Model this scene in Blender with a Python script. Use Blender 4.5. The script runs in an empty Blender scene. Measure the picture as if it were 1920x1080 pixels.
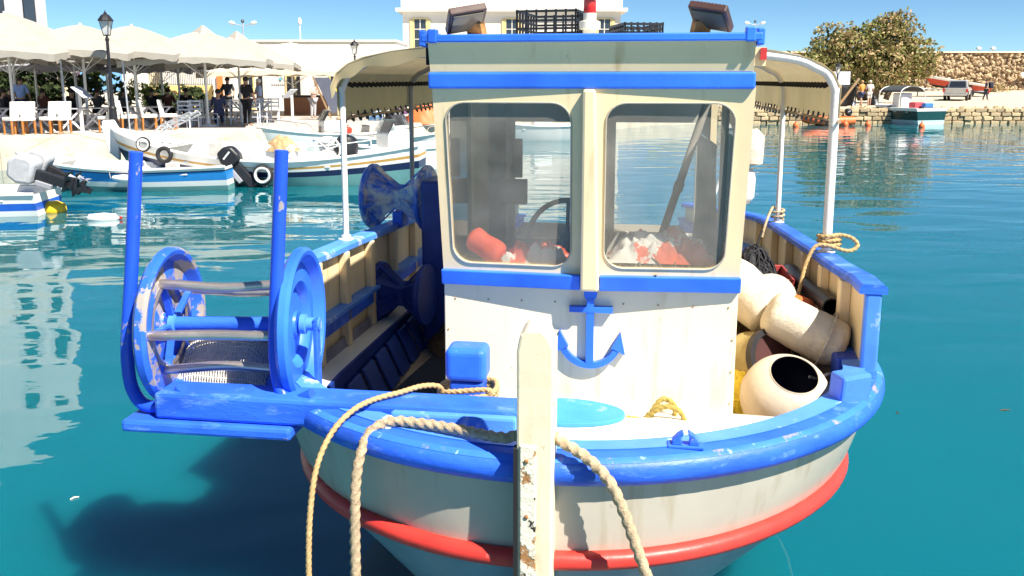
import bpy, bmesh, math, random
from mathutils import Vector, Matrix, noise as mnoise
R = math.radians
random.seed(7)
SC = bpy.context.scene
COL = SC.collection

# ------------------------------------------------------------------ camera, sky, sun, exposure
EYE = 2.5
FPX, CX, CY, HZ = 1600.0, 960.0, 430.0, 150.0
PITCH = math.atan((CY - HZ) / FPX)
cam = bpy.data.cameras.new('camera')
cam.sensor_width = 36.0
cam.lens = FPX / 1920 * 36.0
cam.shift_y = -(540 - CY) / 1920
cam.clip_start, cam.clip_end = 0.05, 2000
co = bpy.data.objects.new('camera', cam)
COL.objects.link(co)
co.location = (0, 0, EYE)
co.rotation_euler = (math.pi / 2 - PITCH, 0, 0)
SC.camera = co

SUN = Vector((0.56, -0.54, 1.0)).normalized()
W = bpy.data.worlds.new('World'); SC.world = W; W.use_nodes = True
wn = W.node_tree.nodes; wl = W.node_tree.links
bgn = wn['Background']
sky = wn.new('ShaderNodeTexSky'); sky.sky_type = 'NISHITA'; sky.sun_disc = False
sky.sun_elevation = math.asin(SUN.z)
sky.sun_rotation = math.atan2(SUN.x, SUN.y)
sky.air_density = 0.55; sky.dust_density = 0.0; sky.ozone_density = 4.0; sky.altitude = 0
tint = wn.new('ShaderNodeMix'); tint.data_type = 'RGBA'; tint.blend_type = 'MULTIPLY'; tint.inputs[0].default_value = 1.0; tint.inputs[7].default_value = (0.82, 1.02, 1.03, 1)
wl.new(sky.outputs[0], tint.inputs[6]); wl.new(tint.outputs[2], bgn.inputs[0]); bgn.inputs[1].default_value = 0.058
sl = bpy.data.lights.new('sun', 'SUN'); sl.energy = 5.0; sl.angle = R(0.53); sl.color = (1.0, 0.94, 0.83)
so = bpy.data.objects.new('sun', sl); COL.objects.link(so)
so.rotation_euler = SUN.to_track_quat('Z', 'Y').to_euler()
so.location = (10, -10, 30)
SC.view_settings.view_transform = 'Standard'
SC.view_settings.look = 'None'
SC.view_settings.exposure = 1.2
SC.view_settings.gamma = 1.0
SC.view_settings.use_curve_mapping = False
SC.cycles.max_bounces = 8
SC.cycles.transparent_max_bounces = 12
SC.cycles.use_denoising = True

# ------------------------------------------------------------------ helpers
def ray(u, v):
    F = Vector((0, math.cos(PITCH), -math.sin(PITCH))); U = Vector((0, math.sin(PITCH), math.cos(PITCH)))
    return F + Vector((1, 0, 0)) * ((u - CX) / FPX) - U * ((v - CY) / FPX)
def at(u, v, Y):
    d = ray(u, v); return Vector((0, 0, EYE)) + d * (Y / d.y)
def on(u, v, z):
    d = ray(u, v); return Vector((0, 0, EYE)) + d * ((z - EYE) / d.z)
def hx(s):
    s = s.lstrip('#'); o = []
    for i in (0, 2, 4):
        c = int(s[i:i + 2], 16) / 255
        o.append(c / 12.92 if c <= 0.04045 else ((c + 0.055) / 1.055) ** 2.4)
    return tuple(o)
MATS = {}
def M(name, col, rough=0.5, metal=0.0, var=0.12, vs=5.0, bump=0.0, bs=40.0, chip=None, ca=0.62, cs=9.0, cw=0.03,
      stretch=(1, 1, 1), spec=0.4, chip2=None, c2a=0.68, transl=0.0, emit=None, rvar=0.0, streak=None, sa=0.6):
    if name in MATS: return MATS[name]
    if isinstance(col, str): col = hx(col)
    m = bpy.data.materials.new(name); m.use_nodes = True
    N = m.node_tree.nodes; L = m.node_tree.links
    b = N['Principled BSDF']
    tc = N.new('ShaderNodeTexCoord'); mp = N.new('ShaderNodeMapping'); mp.inputs['Scale'].default_value = stretch
    L.new(tc.outputs['Object'], mp.inputs['Vector'])
    def nz(scale, det=5.0, ro=0.6):
        n = N.new('ShaderNodeTexNoise'); n.inputs['Scale'].default_value = scale
        n.inputs['Detail'].default_value = det; n.inputs['Roughness'].default_value = ro
        L.new(mp.outputs[0], n.inputs['Vector']); return n
    def mix(fac, a, c):
        x = N.new('ShaderNodeMix'); x.data_type = 'RGBA'
        L.new(fac, x.inputs[0])
        if isinstance(a, tuple): x.inputs[6].default_value = (*a, 1)
        else: L.new(a, x.inputs[6])
        if isinstance(c, tuple): x.inputs[7].default_value = (*c, 1)
        else: L.new(c, x.inputs[7])
        return x.outputs[2]
    def ramp(src, a, w):
        r = N.new('ShaderNodeMapRange'); r.inputs['From Min'].default_value = a; r.inputs['From Max'].default_value = a + w
        L.new(src, r.inputs['Value']); return r.outputs[0]
    n1 = nz(vs)
    lo = tuple(max(0, c * (1 - var)) for c in col); hi = tuple(min(1, c * (1 + var)) for c in col)
    c = mix(ramp(n1.outputs['Fac'], 0.3, 0.4), lo, hi)
    if rvar:
        oi = N.new('ShaderNodeObjectInfo'); hs = N.new('ShaderNodeHueSaturation')
        rr = N.new('ShaderNodeMapRange'); rr.inputs['To Min'].default_value = 1 - rvar; rr.inputs['To Max'].default_value = 1 + rvar
        L.new(oi.outputs['Random'], rr.inputs['Value']); L.new(rr.outputs[0], hs.inputs['Value']); L.new(c, hs.inputs['Color']); c = hs.outputs[0]
    if streak is not None:
        if isinstance(streak, str): streak = hx(streak)
        ms = N.new('ShaderNodeMapping'); ms.inputs['Scale'].default_value = (1, 1, 0.12); L.new(tc.outputs['Object'], ms.inputs['Vector'])
        n = N.new('ShaderNodeTexNoise'); n.inputs['Scale'].default_value = 14; n.inputs['Detail'].default_value = 6; L.new(ms.outputs[0], n.inputs['Vector'])
        c = mix(ramp(n.outputs['Fac'], sa, 0.25), c, streak)
    fac = None
    if chip is not None:
        if isinstance(chip, str): chip = hx(chip)
        n2 = nz(cs, 9.0, 0.65); fac = ramp(n2.outputs['Fac'], ca, cw)
        c = mix(fac, c, chip)
        if chip2 is not None:
            if isinstance(chip2, str): chip2 = hx(chip2)
            n3 = nz(cs * 1.7, 9.0, 0.7); c = mix(ramp(n3.outputs['Fac'], c2a, 0.03), c, chip2)
    L.new(c, b.inputs['Base Color'])
    rn = N.new('ShaderNodeMapRange'); rn.inputs['To Min'].default_value = max(0.02, rough - 0.1); rn.inputs['To Max'].default_value = min(1, rough + 0.12)
    n4 = nz(vs * 3); L.new(n4.outputs['Fac'], rn.inputs['Value']); L.new(rn.outputs[0], b.inputs['Roughness'])
    b.inputs['Metallic'].default_value = metal
    b.inputs['Specular IOR Level'].default_value = spec
    if emit: b.inputs['Emission Color'].default_value = (*emit[0], 1); b.inputs['Emission Strength'].default_value = emit[1]
    if bump or fac is not None:
        bp = N.new('ShaderNodeBump'); bp.inputs['Strength'].default_value = bump if bump else 0.25; bp.inputs['Distance'].default_value = 0.01
        n5 = nz(bs, 6.0)
        if fac is not None:
            sb = N.new('ShaderNodeMath'); sb.operation = 'SUBTRACT'; L.new(n5.outputs['Fac'], sb.inputs[0]); L.new(fac, sb.inputs[1]); L.new(sb.outputs[0], bp.inputs['Height'])
        else: L.new(n5.outputs['Fac'], bp.inputs['Height'])
        L.new(bp.outputs[0], b.inputs['Normal'])
    if transl:
        t = N.new('ShaderNodeBsdfTranslucent'); L.new(c, t.inputs[0]); ms = N.new('ShaderNodeMixShader'); ms.inputs[0].default_value = transl
        L.new(b.outputs[0], ms.inputs[1]); L.new(t.outputs[0], ms.inputs[2]); L.new(ms.outputs[0], N['Material Output'].inputs[0])
    MATS[name] = m
    return m

class MB:
    def __init__(s): s.v = []; s.f = []
    def add(s, vs, fs):
        o = len(s.v); s.v += [tuple(p) for p in vs]; s.f += [tuple(i + o for i in q) for q in fs]; return s
    def hexa(s, p):   # 8 points: bottom 4 ccw, top 4 ccw
        return s.add(p, [(3, 2, 1, 0), (4, 5, 6, 7), (0, 1, 5, 4), (1, 2, 6, 5), (2, 3, 7, 6), (3, 0, 4, 7)])
    def box(s, c, d, rot=None):
        c = Vector(c); h = [x / 2 for x in d]
        P = [Vector((a * h[0], b * h[1], e * h[2])) for e in (-1, 1) for a, b in ((-1, -1), (1, -1), (1, 1), (-1, 1))]
        if rot is not None: P = [rot @ p for p in P]
        return s.hexa([c + p for p in P])
    def bb(s, x0, x1, y0, y1, z0, z1): return s.box(((x0 + x1) / 2, (y0 + y1) / 2, (z0 + z1) / 2), (x1 - x0, y1 - y0, z1 - z0))
    def beam(s, a, b, w, t, up=(0, 0, 1)):
        a = Vector(a); b = Vector(b); d = (b - a).normalized(); u = Vector(up)
        x = d.cross(u)
        if x.length < 1e-4: x = d.cross(Vector((1, 0, 0)))
        x.normalize(); y = x.cross(d); x *= w / 2; y *= t / 2
        return s.hexa([a - x - y, a + x - y, b + x - y, b - x - y, a - x + y, a + x + y, b + x + y, b - x + y])
    def tube(s, path, r, n=8, closed=False, cap=True, lobes=0, twist=0.0, depth=0.22):
        P = [Vector(p) for p in path]; m = len(P)
        rs = r if isinstance(r, (list, tuple)) else [r] * m
        T = []
        for i in range(m):
            a = P[(i - 1) % m] if closed or i > 0 else P[i]; b = P[(i + 1) % m] if closed or i < m - 1 else P[i]
            d = b - a; T.append(d.normalized() if d.length > 1e-9 else Vector((0, 0, 1)))
        nrm = T[0].orthogonal().normalized(); vs = []; L = 0
        for i in range(m):
            if i: L += (P[i] - P[i - 1]).length
            nrm = (nrm - T[i] * nrm.dot(T[i]))
            nrm = nrm.normalized() if nrm.length > 1e-6 else T[i].orthogonal().normalized()
            bn = T[i].cross(nrm)
            for k in range(n):
                a = 2 * math.pi * k / n
                rr = rs[i] * (1 + depth * math.cos(lobes * (a) - twist * L)) if lobes else rs[i]
                vs.append(P[i] + (nrm * math.cos(a) + bn * math.sin(a)) * rr)
        fs = []
        for i in range(m if closed else m - 1):
            j = (i + 1) % m
            for k in range(n):
                l = (k + 1) % n; fs.append((i * n + k, i * n + l, j * n + l, j * n + k))
        if cap and not closed: fs.append(tuple(range(n - 1, -1, -1))); fs.append(tuple((m - 1) * n + k for k in range(n)))
        return s.add(vs, fs)
    def lathe(s, prof, n=24, o=(0, 0, 0), ax=(0, 0, 1), cap=True, rot0=0.0):
        o = Vector(o); ax = Vector(ax).normalized(); x = ax.orthogonal().normalized(); y = ax.cross(x); vs = []; m = len(prof)
        for r, h in prof:
            for k in range(n):
                a = 2 * math.pi * k / n + rot0; vs.append(o + ax * h + (x * math.cos(a) + y * math.sin(a)) * max(r, 1e-4))
        fs = []
        for i in range(m - 1):
            for k in range(n):
                l = (k + 1) % n; fs.append((i * n + k, i * n + l, (i + 1) * n + l, (i + 1) * n + k))
        if cap: fs.append(tuple(range(n - 1, -1, -1))); fs.append(tuple((m - 1) * n + k for k in range(n)))
        return s.add(vs, fs)
    def grid(s, fn, nu, nv):
        vs = [fn(i / nu, j / nv) for j in range(nv + 1) for i in range(nu + 1)]
        fs = [(j * (nu + 1) + i, j * (nu + 1) + i + 1, (j + 1) * (nu + 1) + i + 1, (j + 1) * (nu + 1) + i) for j in range(nv) for i in range(nu)]
        return s.add(vs, fs)
    def prism(s, poly, fn0, fn1):
        n = len(poly); vs = [fn0(p) for p in poly] + [fn1(p) for p in poly]
        fs = [tuple(range(n - 1, -1, -1)), tuple(range(n, 2 * n))] + [(i, (i + 1) % n, (i + 1) % n + n, i + n) for i in range(n)]
        return s.add(vs, fs)
    def mesh(s, name, mat, smooth=None):
        me = bpy.data.meshes.new(name); me.from_pydata(s.v, [], s.f)
        bm = bmesh.new(); bm.from_mesh(me); bmesh.ops.recalc_face_normals(bm, faces=bm.faces); bm.to_mesh(me); bm.free()
        if mat: me.materials.append(mat)
        if smooth is not None:
            me.polygons.foreach_set('use_smooth', [True] * len(me.polygons)); me.set_sharp_from_angle(angle=R(smooth))
        me.update(); return me
    def build(s, name, mat, parent=None, smooth=None, bevel=0, loc=None, solid=0, wire=0, seg=2, sub=0):
        o = bpy.data.objects.new(name, s.mesh(name, mat, smooth)); COL.objects.link(o)
        if parent: o.parent = parent
        if loc is not None: o.location = loc
        if solid:
            q = o.modifiers.new('solid', 'SOLIDIFY'); q.thickness = solid; q.offset = 0
        if bevel:
            q = o.modifiers.new('bevel', 'BEVEL'); q.width = bevel; q.segments = seg; q.limit_method = 'ANGLE'; q.angle_limit = R(35); q.harden_normals = False
        if wire:
            q = o.modifiers.new('wire', 'WIREFRAME'); q.thickness = wire; q.use_even_offset = False
        if sub:
            q = o.modifiers.new('sub', 'SUBSURF'); q.levels = sub; q.render_levels = sub
        return o

def tag(o, label=None, cat=None, group=None, kind=None):
    if label: o['label'] = label
    if cat: o['category'] = cat
    if group: o['group'] = group
    if kind: o['kind'] = kind
    return o
def thing(name, label, cat, loc=(0, 0, 0), rz=0.0, group=None):
    o = bpy.data.objects.new(name, None); COL.objects.link(o); o.location = loc; o.rotation_euler = (0, 0, rz)
    return tag(o, label, cat, group)
def kids(o): return [c for c in bpy.data.objects if c.parent == o]
def copy_tree(o, parent=None, K=None):
    if K is None:
        K = {}
        for c in bpy.data.objects:
            if c.parent: K.setdefault(c.parent.name, []).append(c)
    c = o.copy(); COL.objects.link(c); c.parent = parent
    for ch in K.get(o.name, []): copy_tree(ch, c, K)
    return c
def cat(pts, k=8, closed=False):
    P = [Vector(p) for p in pts]; n = len(P); o = []
    for i in range(n if closed else n - 1):
        if closed: a, b, c, d = P[(i - 1) % n], P[i], P[(i + 1) % n], P[(i + 2) % n]
        else: a, b, c, d = P[max(i - 1, 0)], P[i], P[i + 1], P[min(i + 2, n - 1)]
        for j in range(k):
            t = j / k
            o.append(0.5 * ((2 * b) + (c - a) * t + (2 * a - 5 * b + 4 * c - d) * t * t + (3 * b - a - 3 * c + d) * t ** 3))
    if not closed: o.append(P[-1])
    return o
def lerp(a, b, t): return a + (b - a) * t
def sstep(t): t = max(0, min(1, t)); return t * t * (3 - 2 * t)
def pw(tab, x):
    if x <= tab[0][0]: return tab[0][1]
    for (a, b), (c, d) in zip(tab, tab[1:]):
        if x <= c: return lerp(b, d, (x - a) / (c - a))
    return tab[-1][1]

# ------------------------------------------------------------------ materials
CREAM = M('cream_paint', (0.81, 0.64, 0.39), 0.4, var=0.07, vs=2, streak=(0.55, 0.36, 0.16), sa=0.60, chip=(0.45, 0.30, 0.17), ca=0.715, cs=16, bump=0.05, bs=25)
WHITEP = M('white_boat_paint', (0.82, 0.79, 0.71), 0.35, var=0.06, vs=3, streak=(0.6, 0.5, 0.36), sa=0.63, bump=0.08, bs=25)
STEMP = M('stem_paint', (0.74, 0.64, 0.46), 0.5, var=0.1, vs=5, streak=(.55, .42, .25), sa=.54, chip=(0.30, 0.16, 0.07), ca=0.635, cs=10, chip2=(0.06, 0.045, 0.035), c2a=0.70, bump=0.15, bs=30)
BLUE = M('blue_boat_paint', (0.03, 0.155, 0.80), 0.40, var=0.28, vs=2.5, chip=(0.30, 0.45, 0.80), ca=0.68, cs=7, cw=0.08, bump=0.12, bs=22)
BLUEW = M('worn_blue_paint', (0.026, 0.125, 0.74), 0.45, var=0.32, vs=2.2, chip=(0.16, 0.33, 0.80), ca=0.56, cs=5, cw=0.18, chip2=(0.40, 0.28, 0.22), c2a=0.675, stretch=(1, 1.6, 3.0), bump=0.3, bs=20)
BLUEL = M('light_blue_paint', (0.075, 0.25, 0.82), 0.42, var=0.18, vs=3, chip=(0.62, 0.70, 0.86), ca=0.58, cs=5, cw=0.12, bump=0.1)
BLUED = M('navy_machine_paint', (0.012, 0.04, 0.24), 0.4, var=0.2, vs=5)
BLUEROLL = M('roller_blue_paint', (0.05, 0.16, 0.66), 0.4, var=0.25, vs=6, chip=(0.70, 0.68, 0.66), ca=0.47, cs=4, cw=0.12)
BARWORN = M('blue_tube_paint', (0.018, 0.085, 0.68), 0.3, var=0.12, vs=4, chip=(0.30, 0.27, 0.26), ca=0.645, cs=14, cw=0.02, stretch=(1, 1, 0.6), bump=0.1)
DISCW = M('drum_worn_steel', (0.025, 0.12, 0.70), 0.36, var=0.2, vs=5, chip=(0.33, 0.29, 0.27), ca=0.50, cs=6, cw=0.02, chip2=(0.20, 0.14, 0.10), c2a=0.60, bump=0.2)
STEEL = M('stainless_steel', (0.62, 0.54, 0.47), 0.32, metal=0.85, var=0.12, vs=9)
REDP = M('red_strake_paint', (0.60, 0.04, 0.03), 0.4, var=0.15, vs=5, chip=(0.66, 0.22, 0.18), ca=0.66, cs=8, cw=0.1, bump=0.1)
HULLC = M('hull_cream_paint', (0.45, 0.41, 0.34), 0.30, var=0.07, vs=2, streak=(0.34, 0.28, 0.19), sa=0.56, chip=(.30, .24, .17), ca=.69, cs=9, cw=.06, bump=0.10, bs=12)
HULLB = M('hull_antifoul_paint', (0.16, 0.24, 0.29), 0.4, var=0.15, vs=3, bump=0.1)
DECK = M('white_deck_paint', (0.83, 0.80, 0.74), 0.5, var=0.05, vs=4, chip=(0.6, 0.52, 0.42), ca=0.68, cs=8, bump=0.1)
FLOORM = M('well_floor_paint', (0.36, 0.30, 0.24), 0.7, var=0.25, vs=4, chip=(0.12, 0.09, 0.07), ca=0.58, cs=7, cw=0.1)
TARP = M('cream_canvas', (0.62, 0.50, 0.29), 0.8, var=0.10, vs=3, transl=0.20, bump=0.1, bs=15)
WHITEM = M('white_enamel', (0.82, 0.80, 0.76), 0.35, var=0.06, vs=6, chip=(0.42, 0.22, 0.09), ca=0.72, cs=12)
GREYM = M('grey_pole_paint', (0.30, 0.30, 0.33), 0.4, var=0.1)
BLACKP = M('black_plastic', (0.018, 0.018, 0.022), 0.4, var=0.3, vs=8)
DARK = M('dark_cavity', (0.012, 0.012, 0.014), 0.8)
BROWNM = M('brown_lamp_housing', (0.075, 0.04, 0.035), 0.35, var=0.2)
RUST = M('rusty_bracket', (0.42, 0.21, 0.07), 0.7, var=0.35, vs=20, chip=(0.20, 0.07, 0.03), ca=0.55, cs=18)
LENS = M('lamp_lens', (0.16, 0.14, 0.11), 0.15, var=0.1)
REDL = M('red_lens', (0.55, 0.02, 0.015), 0.12, var=0.1, spec=0.8)
ROPEY = M('yellow_tan_rope', (0.46, 0.31, 0.14), 0.85, var=0.25, vs=60, bump=0.5, bs=160)
ROPEW = M('beige_twisted_rope', (0.44, 0.33, 0.21), 0.9, var=0.3, vs=50, bump=0.6, bs=160)
ROPEO = M('olive_rope', (0.36, 0.26, 0.06), 0.85, var=0.25, vs=50, bump=0.5, bs=160)
ROPEG = M('grey_cord', (0.42, 0.38, 0.33), 0.9, var=0.35, vs=60, bump=0.4, bs=160)
FOAM = M('weathered_foam', (0.55, 0.49, 0.39), 0.85, var=0.1, vs=8, chip=(0.50, 0.38, 0.22), ca=0.60, cs=6, cw=0.16, bump=0.8, bs=28)
BUOYW = M('stained_white_float', (0.55, 0.48, 0.39), 0.45, var=0.08, vs=3, chip=(0.40, 0.26, 0.13), ca=0.56, cs=4, cw=0.2, bump=0.15)
MAROON = M('maroon_plastic', (0.34, 0.045, 0.04), 0.45, var=0.15)
OLIVE = M('olive_drum_plastic', (0.30, 0.23, 0.09), 0.4, var=0.25, chip=(0.6, 0.5, 0.3), ca=0.62, cs=6, cw=0.1)
YNET = M('yellow_netting', (0.62, 0.48, 0.05), 0.8, var=0.35, vs=25)
BNET = M('black_netting', (0.02, 0.02, 0.025), 0.8, var=0.4, vs=25)
BROWNNET = M('brown_netting', (0.10, 0.065, 0.03), 0.9, var=0.5, vs=25)
WNET = M('white_netting', (0.70, 0.68, 0.62), 0.8, var=0.1)
ORANGE = M('orange_float', (0.78, 0.16, 0.045), 0.5, var=0.12)
CLOTHR = M('red_white_cloth', (0.80, 0.12, 0.06), 0.9, var=0.25, vs=4, chip=(0.75, 0.70, 0.62), ca=0.53, cs=3.2, cw=0.02, chip2=(0.66, 0.38, 0.08), c2a=0.62)
CLOTHW = M('white_red_cloth', (0.75, 0.70, 0.62), 0.9, var=0.15, vs=5, chip=(0.75, 0.16, 0.08), ca=0.50, cs=4.2, cw=0.02, chip2=(0.42, 0.36, 0.12), c2a=0.64)
GREYIN = M('cabin_interior_grey', (0.42, 0.40, 0.36), 0.7, var=0.12)

def glass_mat(name, haze=(0.30, 0.30, 0.29), hz=0.16):
    m = bpy.data.materials.new(name); m.use_nodes = True; N = m.node_tree.nodes; L = m.node_tree.links
    N.remove(N['Principled BSDF']); out = N['Material Output']
    tr = N.new('ShaderNodeBsdfTransparent'); tr.inputs[0].default_value = (0.86, 0.88, 0.87, 1)
    gl = N.new('ShaderNodeBsdfGlossy'); gl.inputs['Roughness'].default_value = 0.04
    df = N.new('ShaderNodeBsdfDiffuse'); df.inputs[0].default_value = (*haze, 1)
    tc = N.new('ShaderNodeTexCoord'); nz = N.new('ShaderNodeTexNoise'); nz.inputs['Scale'].default_value = 3.5; nz.inputs['Detail'].default_value = 6
    L.new(tc.outputs['Object'], nz.inputs['Vector'])
    mr = N.new('ShaderNodeMapRange'); mr.inputs['From Min'].default_value = 0.3; mr.inputs['From Max'].default_value = 0.75
    mr.inputs['To Min'].default_value = hz * 0.5; mr.inputs['To Max'].default_value = hz * 1.7; L.new(nz.outputs['Fac'], mr.inputs['Value'])
    m1 = N.new('ShaderNodeMixShader'); L.new(mr.outputs[0], m1.inputs[0]); L.new(tr.outputs[0], m1.inputs[1]); L.new(df.outputs[0], m1.inputs[2])
    fr = N.new('ShaderNodeFresnel'); fr.inputs[0].default_value = 1.5
    m2 = N.new('ShaderNodeMixShader'); L.new(fr.outputs[0], m2.inputs[0]); L.new(m1.outputs[0], m2.inputs[1]); L.new(gl.outputs[0], m2.inputs[2])
    L.new(m2.outputs[0], out.inputs[0]); return m
GLASS = glass_mat('dusty_window_glass', haze=(.54, .50, .44), hz=0.24)
GLASSC = glass_mat('clear_glass', haze=(0.5, 0.5, 0.5), hz=0.08)

def water_mat():
    m = bpy.data.materials.new('harbour_water'); m.use_nodes = True; N = m.node_tree.nodes; L = m.node_tree.links
    b = N['Principled BSDF']; b.inputs['Roughness'].default_value = 0.015; b.inputs['IOR'].default_value = 1.7; b.inputs['Specular IOR Level'].default_value = 0.5
    b.subsurface_method = 'BURLEY'; b.inputs['Subsurface Weight'].default_value = 1.0; b.inputs['Subsurface Radius'].default_value = (0.25, 0.5, 0.6); b.inputs['Subsurface Scale'].default_value = 1.0
    tc = N.new('ShaderNodeTexCoord')
    def nz(scale, det, st, dist=0.0):
        mp = N.new('ShaderNodeMapping'); mp.inputs['Scale'].default_value = st; mp.inputs['Rotation'].default_value = (0, 0, R(12)); L.new(tc.outputs['Object'], mp.inputs['Vector'])
        n = N.new('ShaderNodeTexNoise'); n.inputs['Scale'].default_value = scale; n.inputs['Detail'].default_value = det; n.inputs['Roughness'].default_value = 0.5; n.inputs['Distortion'].default_value = dist
        L.new(mp.outputs[0], n.inputs['Vector']); return n.outputs['Fac']
    cm = N.new('ShaderNodeMix'); cm.data_type = 'RGBA'; L.new(nz(0.10, 3, (1, 1, 1)), cm.inputs[0])
    cm.inputs[6].default_value = (0.0015, 0.088, 0.134, 1); cm.inputs[7].default_value = (0.003, 0.130, 0.146, 1)
    L.new(cm.outputs[2], b.inputs['Base Color'])
    def mul(a, k):
        q = N.new('ShaderNodeMath'); q.operation = 'MULTIPLY'; L.new(a, q.inputs[0]); q.inputs[1].default_value = k; return q.outputs[0]
    def addn(a, c):
        q = N.new('ShaderNodeMath'); q.operation = 'ADD'; L.new(a, q.inputs[0]); L.new(c, q.inputs[1]); return q.outputs[0]
    h = addn(mul(nz(0.8, 1.0, (0.6, 1.35, 1), 0.5), 0.026), mul(nz(3.6, 2.0, (0.7, 1.3, 1), 0.3), 0.0018))
    # catspaws: calm and rippled areas
    bp = N.new('ShaderNodeBump'); bp.inputs['Distance'].default_value = 1.0; bp.inputs['Strength'].default_value = 1.0
    L.new(h, bp.inputs['Height']); L.new(bp.outputs[0], b.inputs['Normal'])
    return m
WATER = water_mat()

# ------------------------------------------------------------------ setting: water, land, quays
QZ = 0.85
mb = MB(); mb.add([(-400, -60, 0), (400, -60, 0), (400, 600, 0), (-400, 600, 0)], [(0, 1, 2, 3)])
tag(mb.build('water', WATER), kind='structure')
mb = MB(); mb.add([(-400, -60, -2.6), (400, -60, -2.6), (400, 600, -2.6), (-400, 600, -2.6)], [(0, 1, 2, 3)])
tag(mb.build('seabed', M('seabed_sand', (0.12, 0.22, 0.2), 0.9)), kind='structure')

PAVE = M('pale_quay_paving', (0.44, 0.40, 0.36), 0.8, var=0.12, vs=0.8, chip=(0.33, 0.29, 0.25), ca=0.60, cs=1.5, cw=0.1, bump=0.2, bs=6)
QUAYW = M('limewashed_quay_wall', (0.56, 0.49, 0.38), 0.85, var=0.2, vs=1.2, chip=(0.36, 0.28, 0.18), ca=0.60, cs=2.2, cw=0.12, bump=0.5, bs=8)
DIRT = M('pale_dirt_ground', (0.50, 0.42, 0.31), 0.95, var=0.10, vs=0.5, chip=(0.48, 0.38, 0.27), ca=0.58, cs=0.6, cw=0.2, bump=0.3, bs=6)
EDGE = [(-60, -7.0), (-30.5, 13.0), (-14.4, 24.0), (-6.6, 29.3), (-1.5, 34.5), (3.0, 41.0), (7.5, 47.5), (11.0, 50.0)]
LEFT = EDGE + [(11.0, 70), (14, 300), (-200, 300), (-200, -7)]
mb = MB(); mb.prism(LEFT, lambda p: (p[0], p[1], -1.5), lambda p: (p[0], p[1], QZ))
tag(mb.build('quay_promenade', PAVE), kind='structure')
mb = MB()
for (a, b) in zip(EDGE, EDGE[1:]):      # limewashed face and coping on the quay's edge
    d = Vector((b[0] - a[0], b[1] - a[1], 0)).normalized(); nrm = Vector((d.y, -d.x, 0))
    A = Vector((*a, 0)); B = Vector((*b, 0))
    mb.hexa([A + nrm * .12 + Vector((0, 0, -1)), B + nrm * .12 + Vector((0, 0, -1)), B - nrm * .2 + Vector((0, 0, -1)), A - nrm * .2 + Vector((0, 0, -1)),
             A + nrm * .10 + Vector((0, 0, QZ + .06)), B + nrm * .10 + Vector((0, 0, QZ + .06)), B - nrm * .3 + Vector((0, 0, QZ + .06)), A - nrm * .3 + Vector((0, 0, QZ + .06))])
tag(mb.build('quay_wall_face', QUAYW, bevel=0.03), kind='structure')

def gz(x, y):
    return QZ + 0.05 * mnoise.noise(Vector((x * .1, y * .1, 0))) + 0.55 * sstep((y - 70) / 18)
mb = MB()
mb.grid(lambda s, t: (11 + s * 110, 50.25 + t * 60, gz(11 + s * 110, 50 + t * 60)), 60, 40)
dirt = tag(mb.build('dirt_ground', DIRT, smooth=60), kind='structure')
mb = MB(); mb.bb(11.0, 121, 50.3, 52.0, -1.5, QZ - .12)
tag(mb.build('quay_core', M('quay_core_dark', (0.10, 0.08, 0.055), 0.95)), kind='structure')
# stone facing of the far quay, stone by stone
STONE = M('quay_stone', (0.46, 0.35, 0.21), 0.9, var=0.2, vs=3, chip=(0.30, 0.23, 0.15), ca=0.6, cs=5, cw=0.1, bump=0.6, bs=8, rvar=0.3)
def stone_mesh(seed, name='stone'):
    rnd = random.Random(seed); m = MB()
    j_ = lambda a: a + rnd.uniform(-.07, .07)
    def ring(y, k): return [(j_(-.5) * k, y, j_(-.5) * k), (j_(.5) * k, y, j_(-.5) * k), (j_(.54) * k, y, j_(0) * k), (j_(.5) * k, y, j_(.5) * k), (j_(0) * k, y, j_(.54) * k), (j_(-.5) * k, y, j_(.5) * k)]
    A = ring(.5, 1.0); B = ring(-.25, 1.0); C = ring(-.45, .78)
    m.add(A + B + C, [(i, (i + 1) % 6, 6 + (i + 1) % 6, 6 + i) for i in range(6)] + [(6 + i, 6 + (i + 1) % 6, 12 + (i + 1) % 6, 12 + i) for i in range(6)] + [(12, 13, 14, 15, 16, 17)])
    return m.mesh(name, STONE, smooth=20)
SM = [stone_mesh(i) for i in range(7)]
fac = tag(bpy.data.objects.new('quay_stone_facing', None), kind='structure'); COL.objects.link(fac); fac.location = (11, 50.1, 0)
rnd = random.Random(3)
for row, (z0, hh) in enumerate(((-.08, .25), (.18, .24), (.43, .22), (.66, .2))):
    x = 0.0
    while x < 31:
        w = rnd.uniform(.28, .75)
        if x + w > 2.2 or True:
            o = bpy.data.objects.new('stone', rnd.choice(SM)); COL.objects.link(o); o.parent = fac
            o.location = (x + w / 2, rnd.uniform(-.03, .06), z0 + hh / 2); o.scale = (w * .95, .4, hh * .96)
            o.rotation_euler = (0, R(rnd.uniform(-4, 4)), 0)
        x += w
# capping strip of rubble along the quay's lip
mb = MB()
for i in range(130):
    x = rnd.uniform(11.5, 44); s_ = rnd.uniform(.12, .3)
    mb.lathe([(s_ * .5, 0), (s_ * .75, s_ * .3), (s_ * .4, s_ * .7)], 6, (x, 50.3 + rnd.uniform(0, .9), gz(x, 50.5) - .04))
tag(mb.build('quay_rubble', STONE, smooth=30), 'loose rubble stones along the lip of the far quay', 'stones', kind='stuff')

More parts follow.
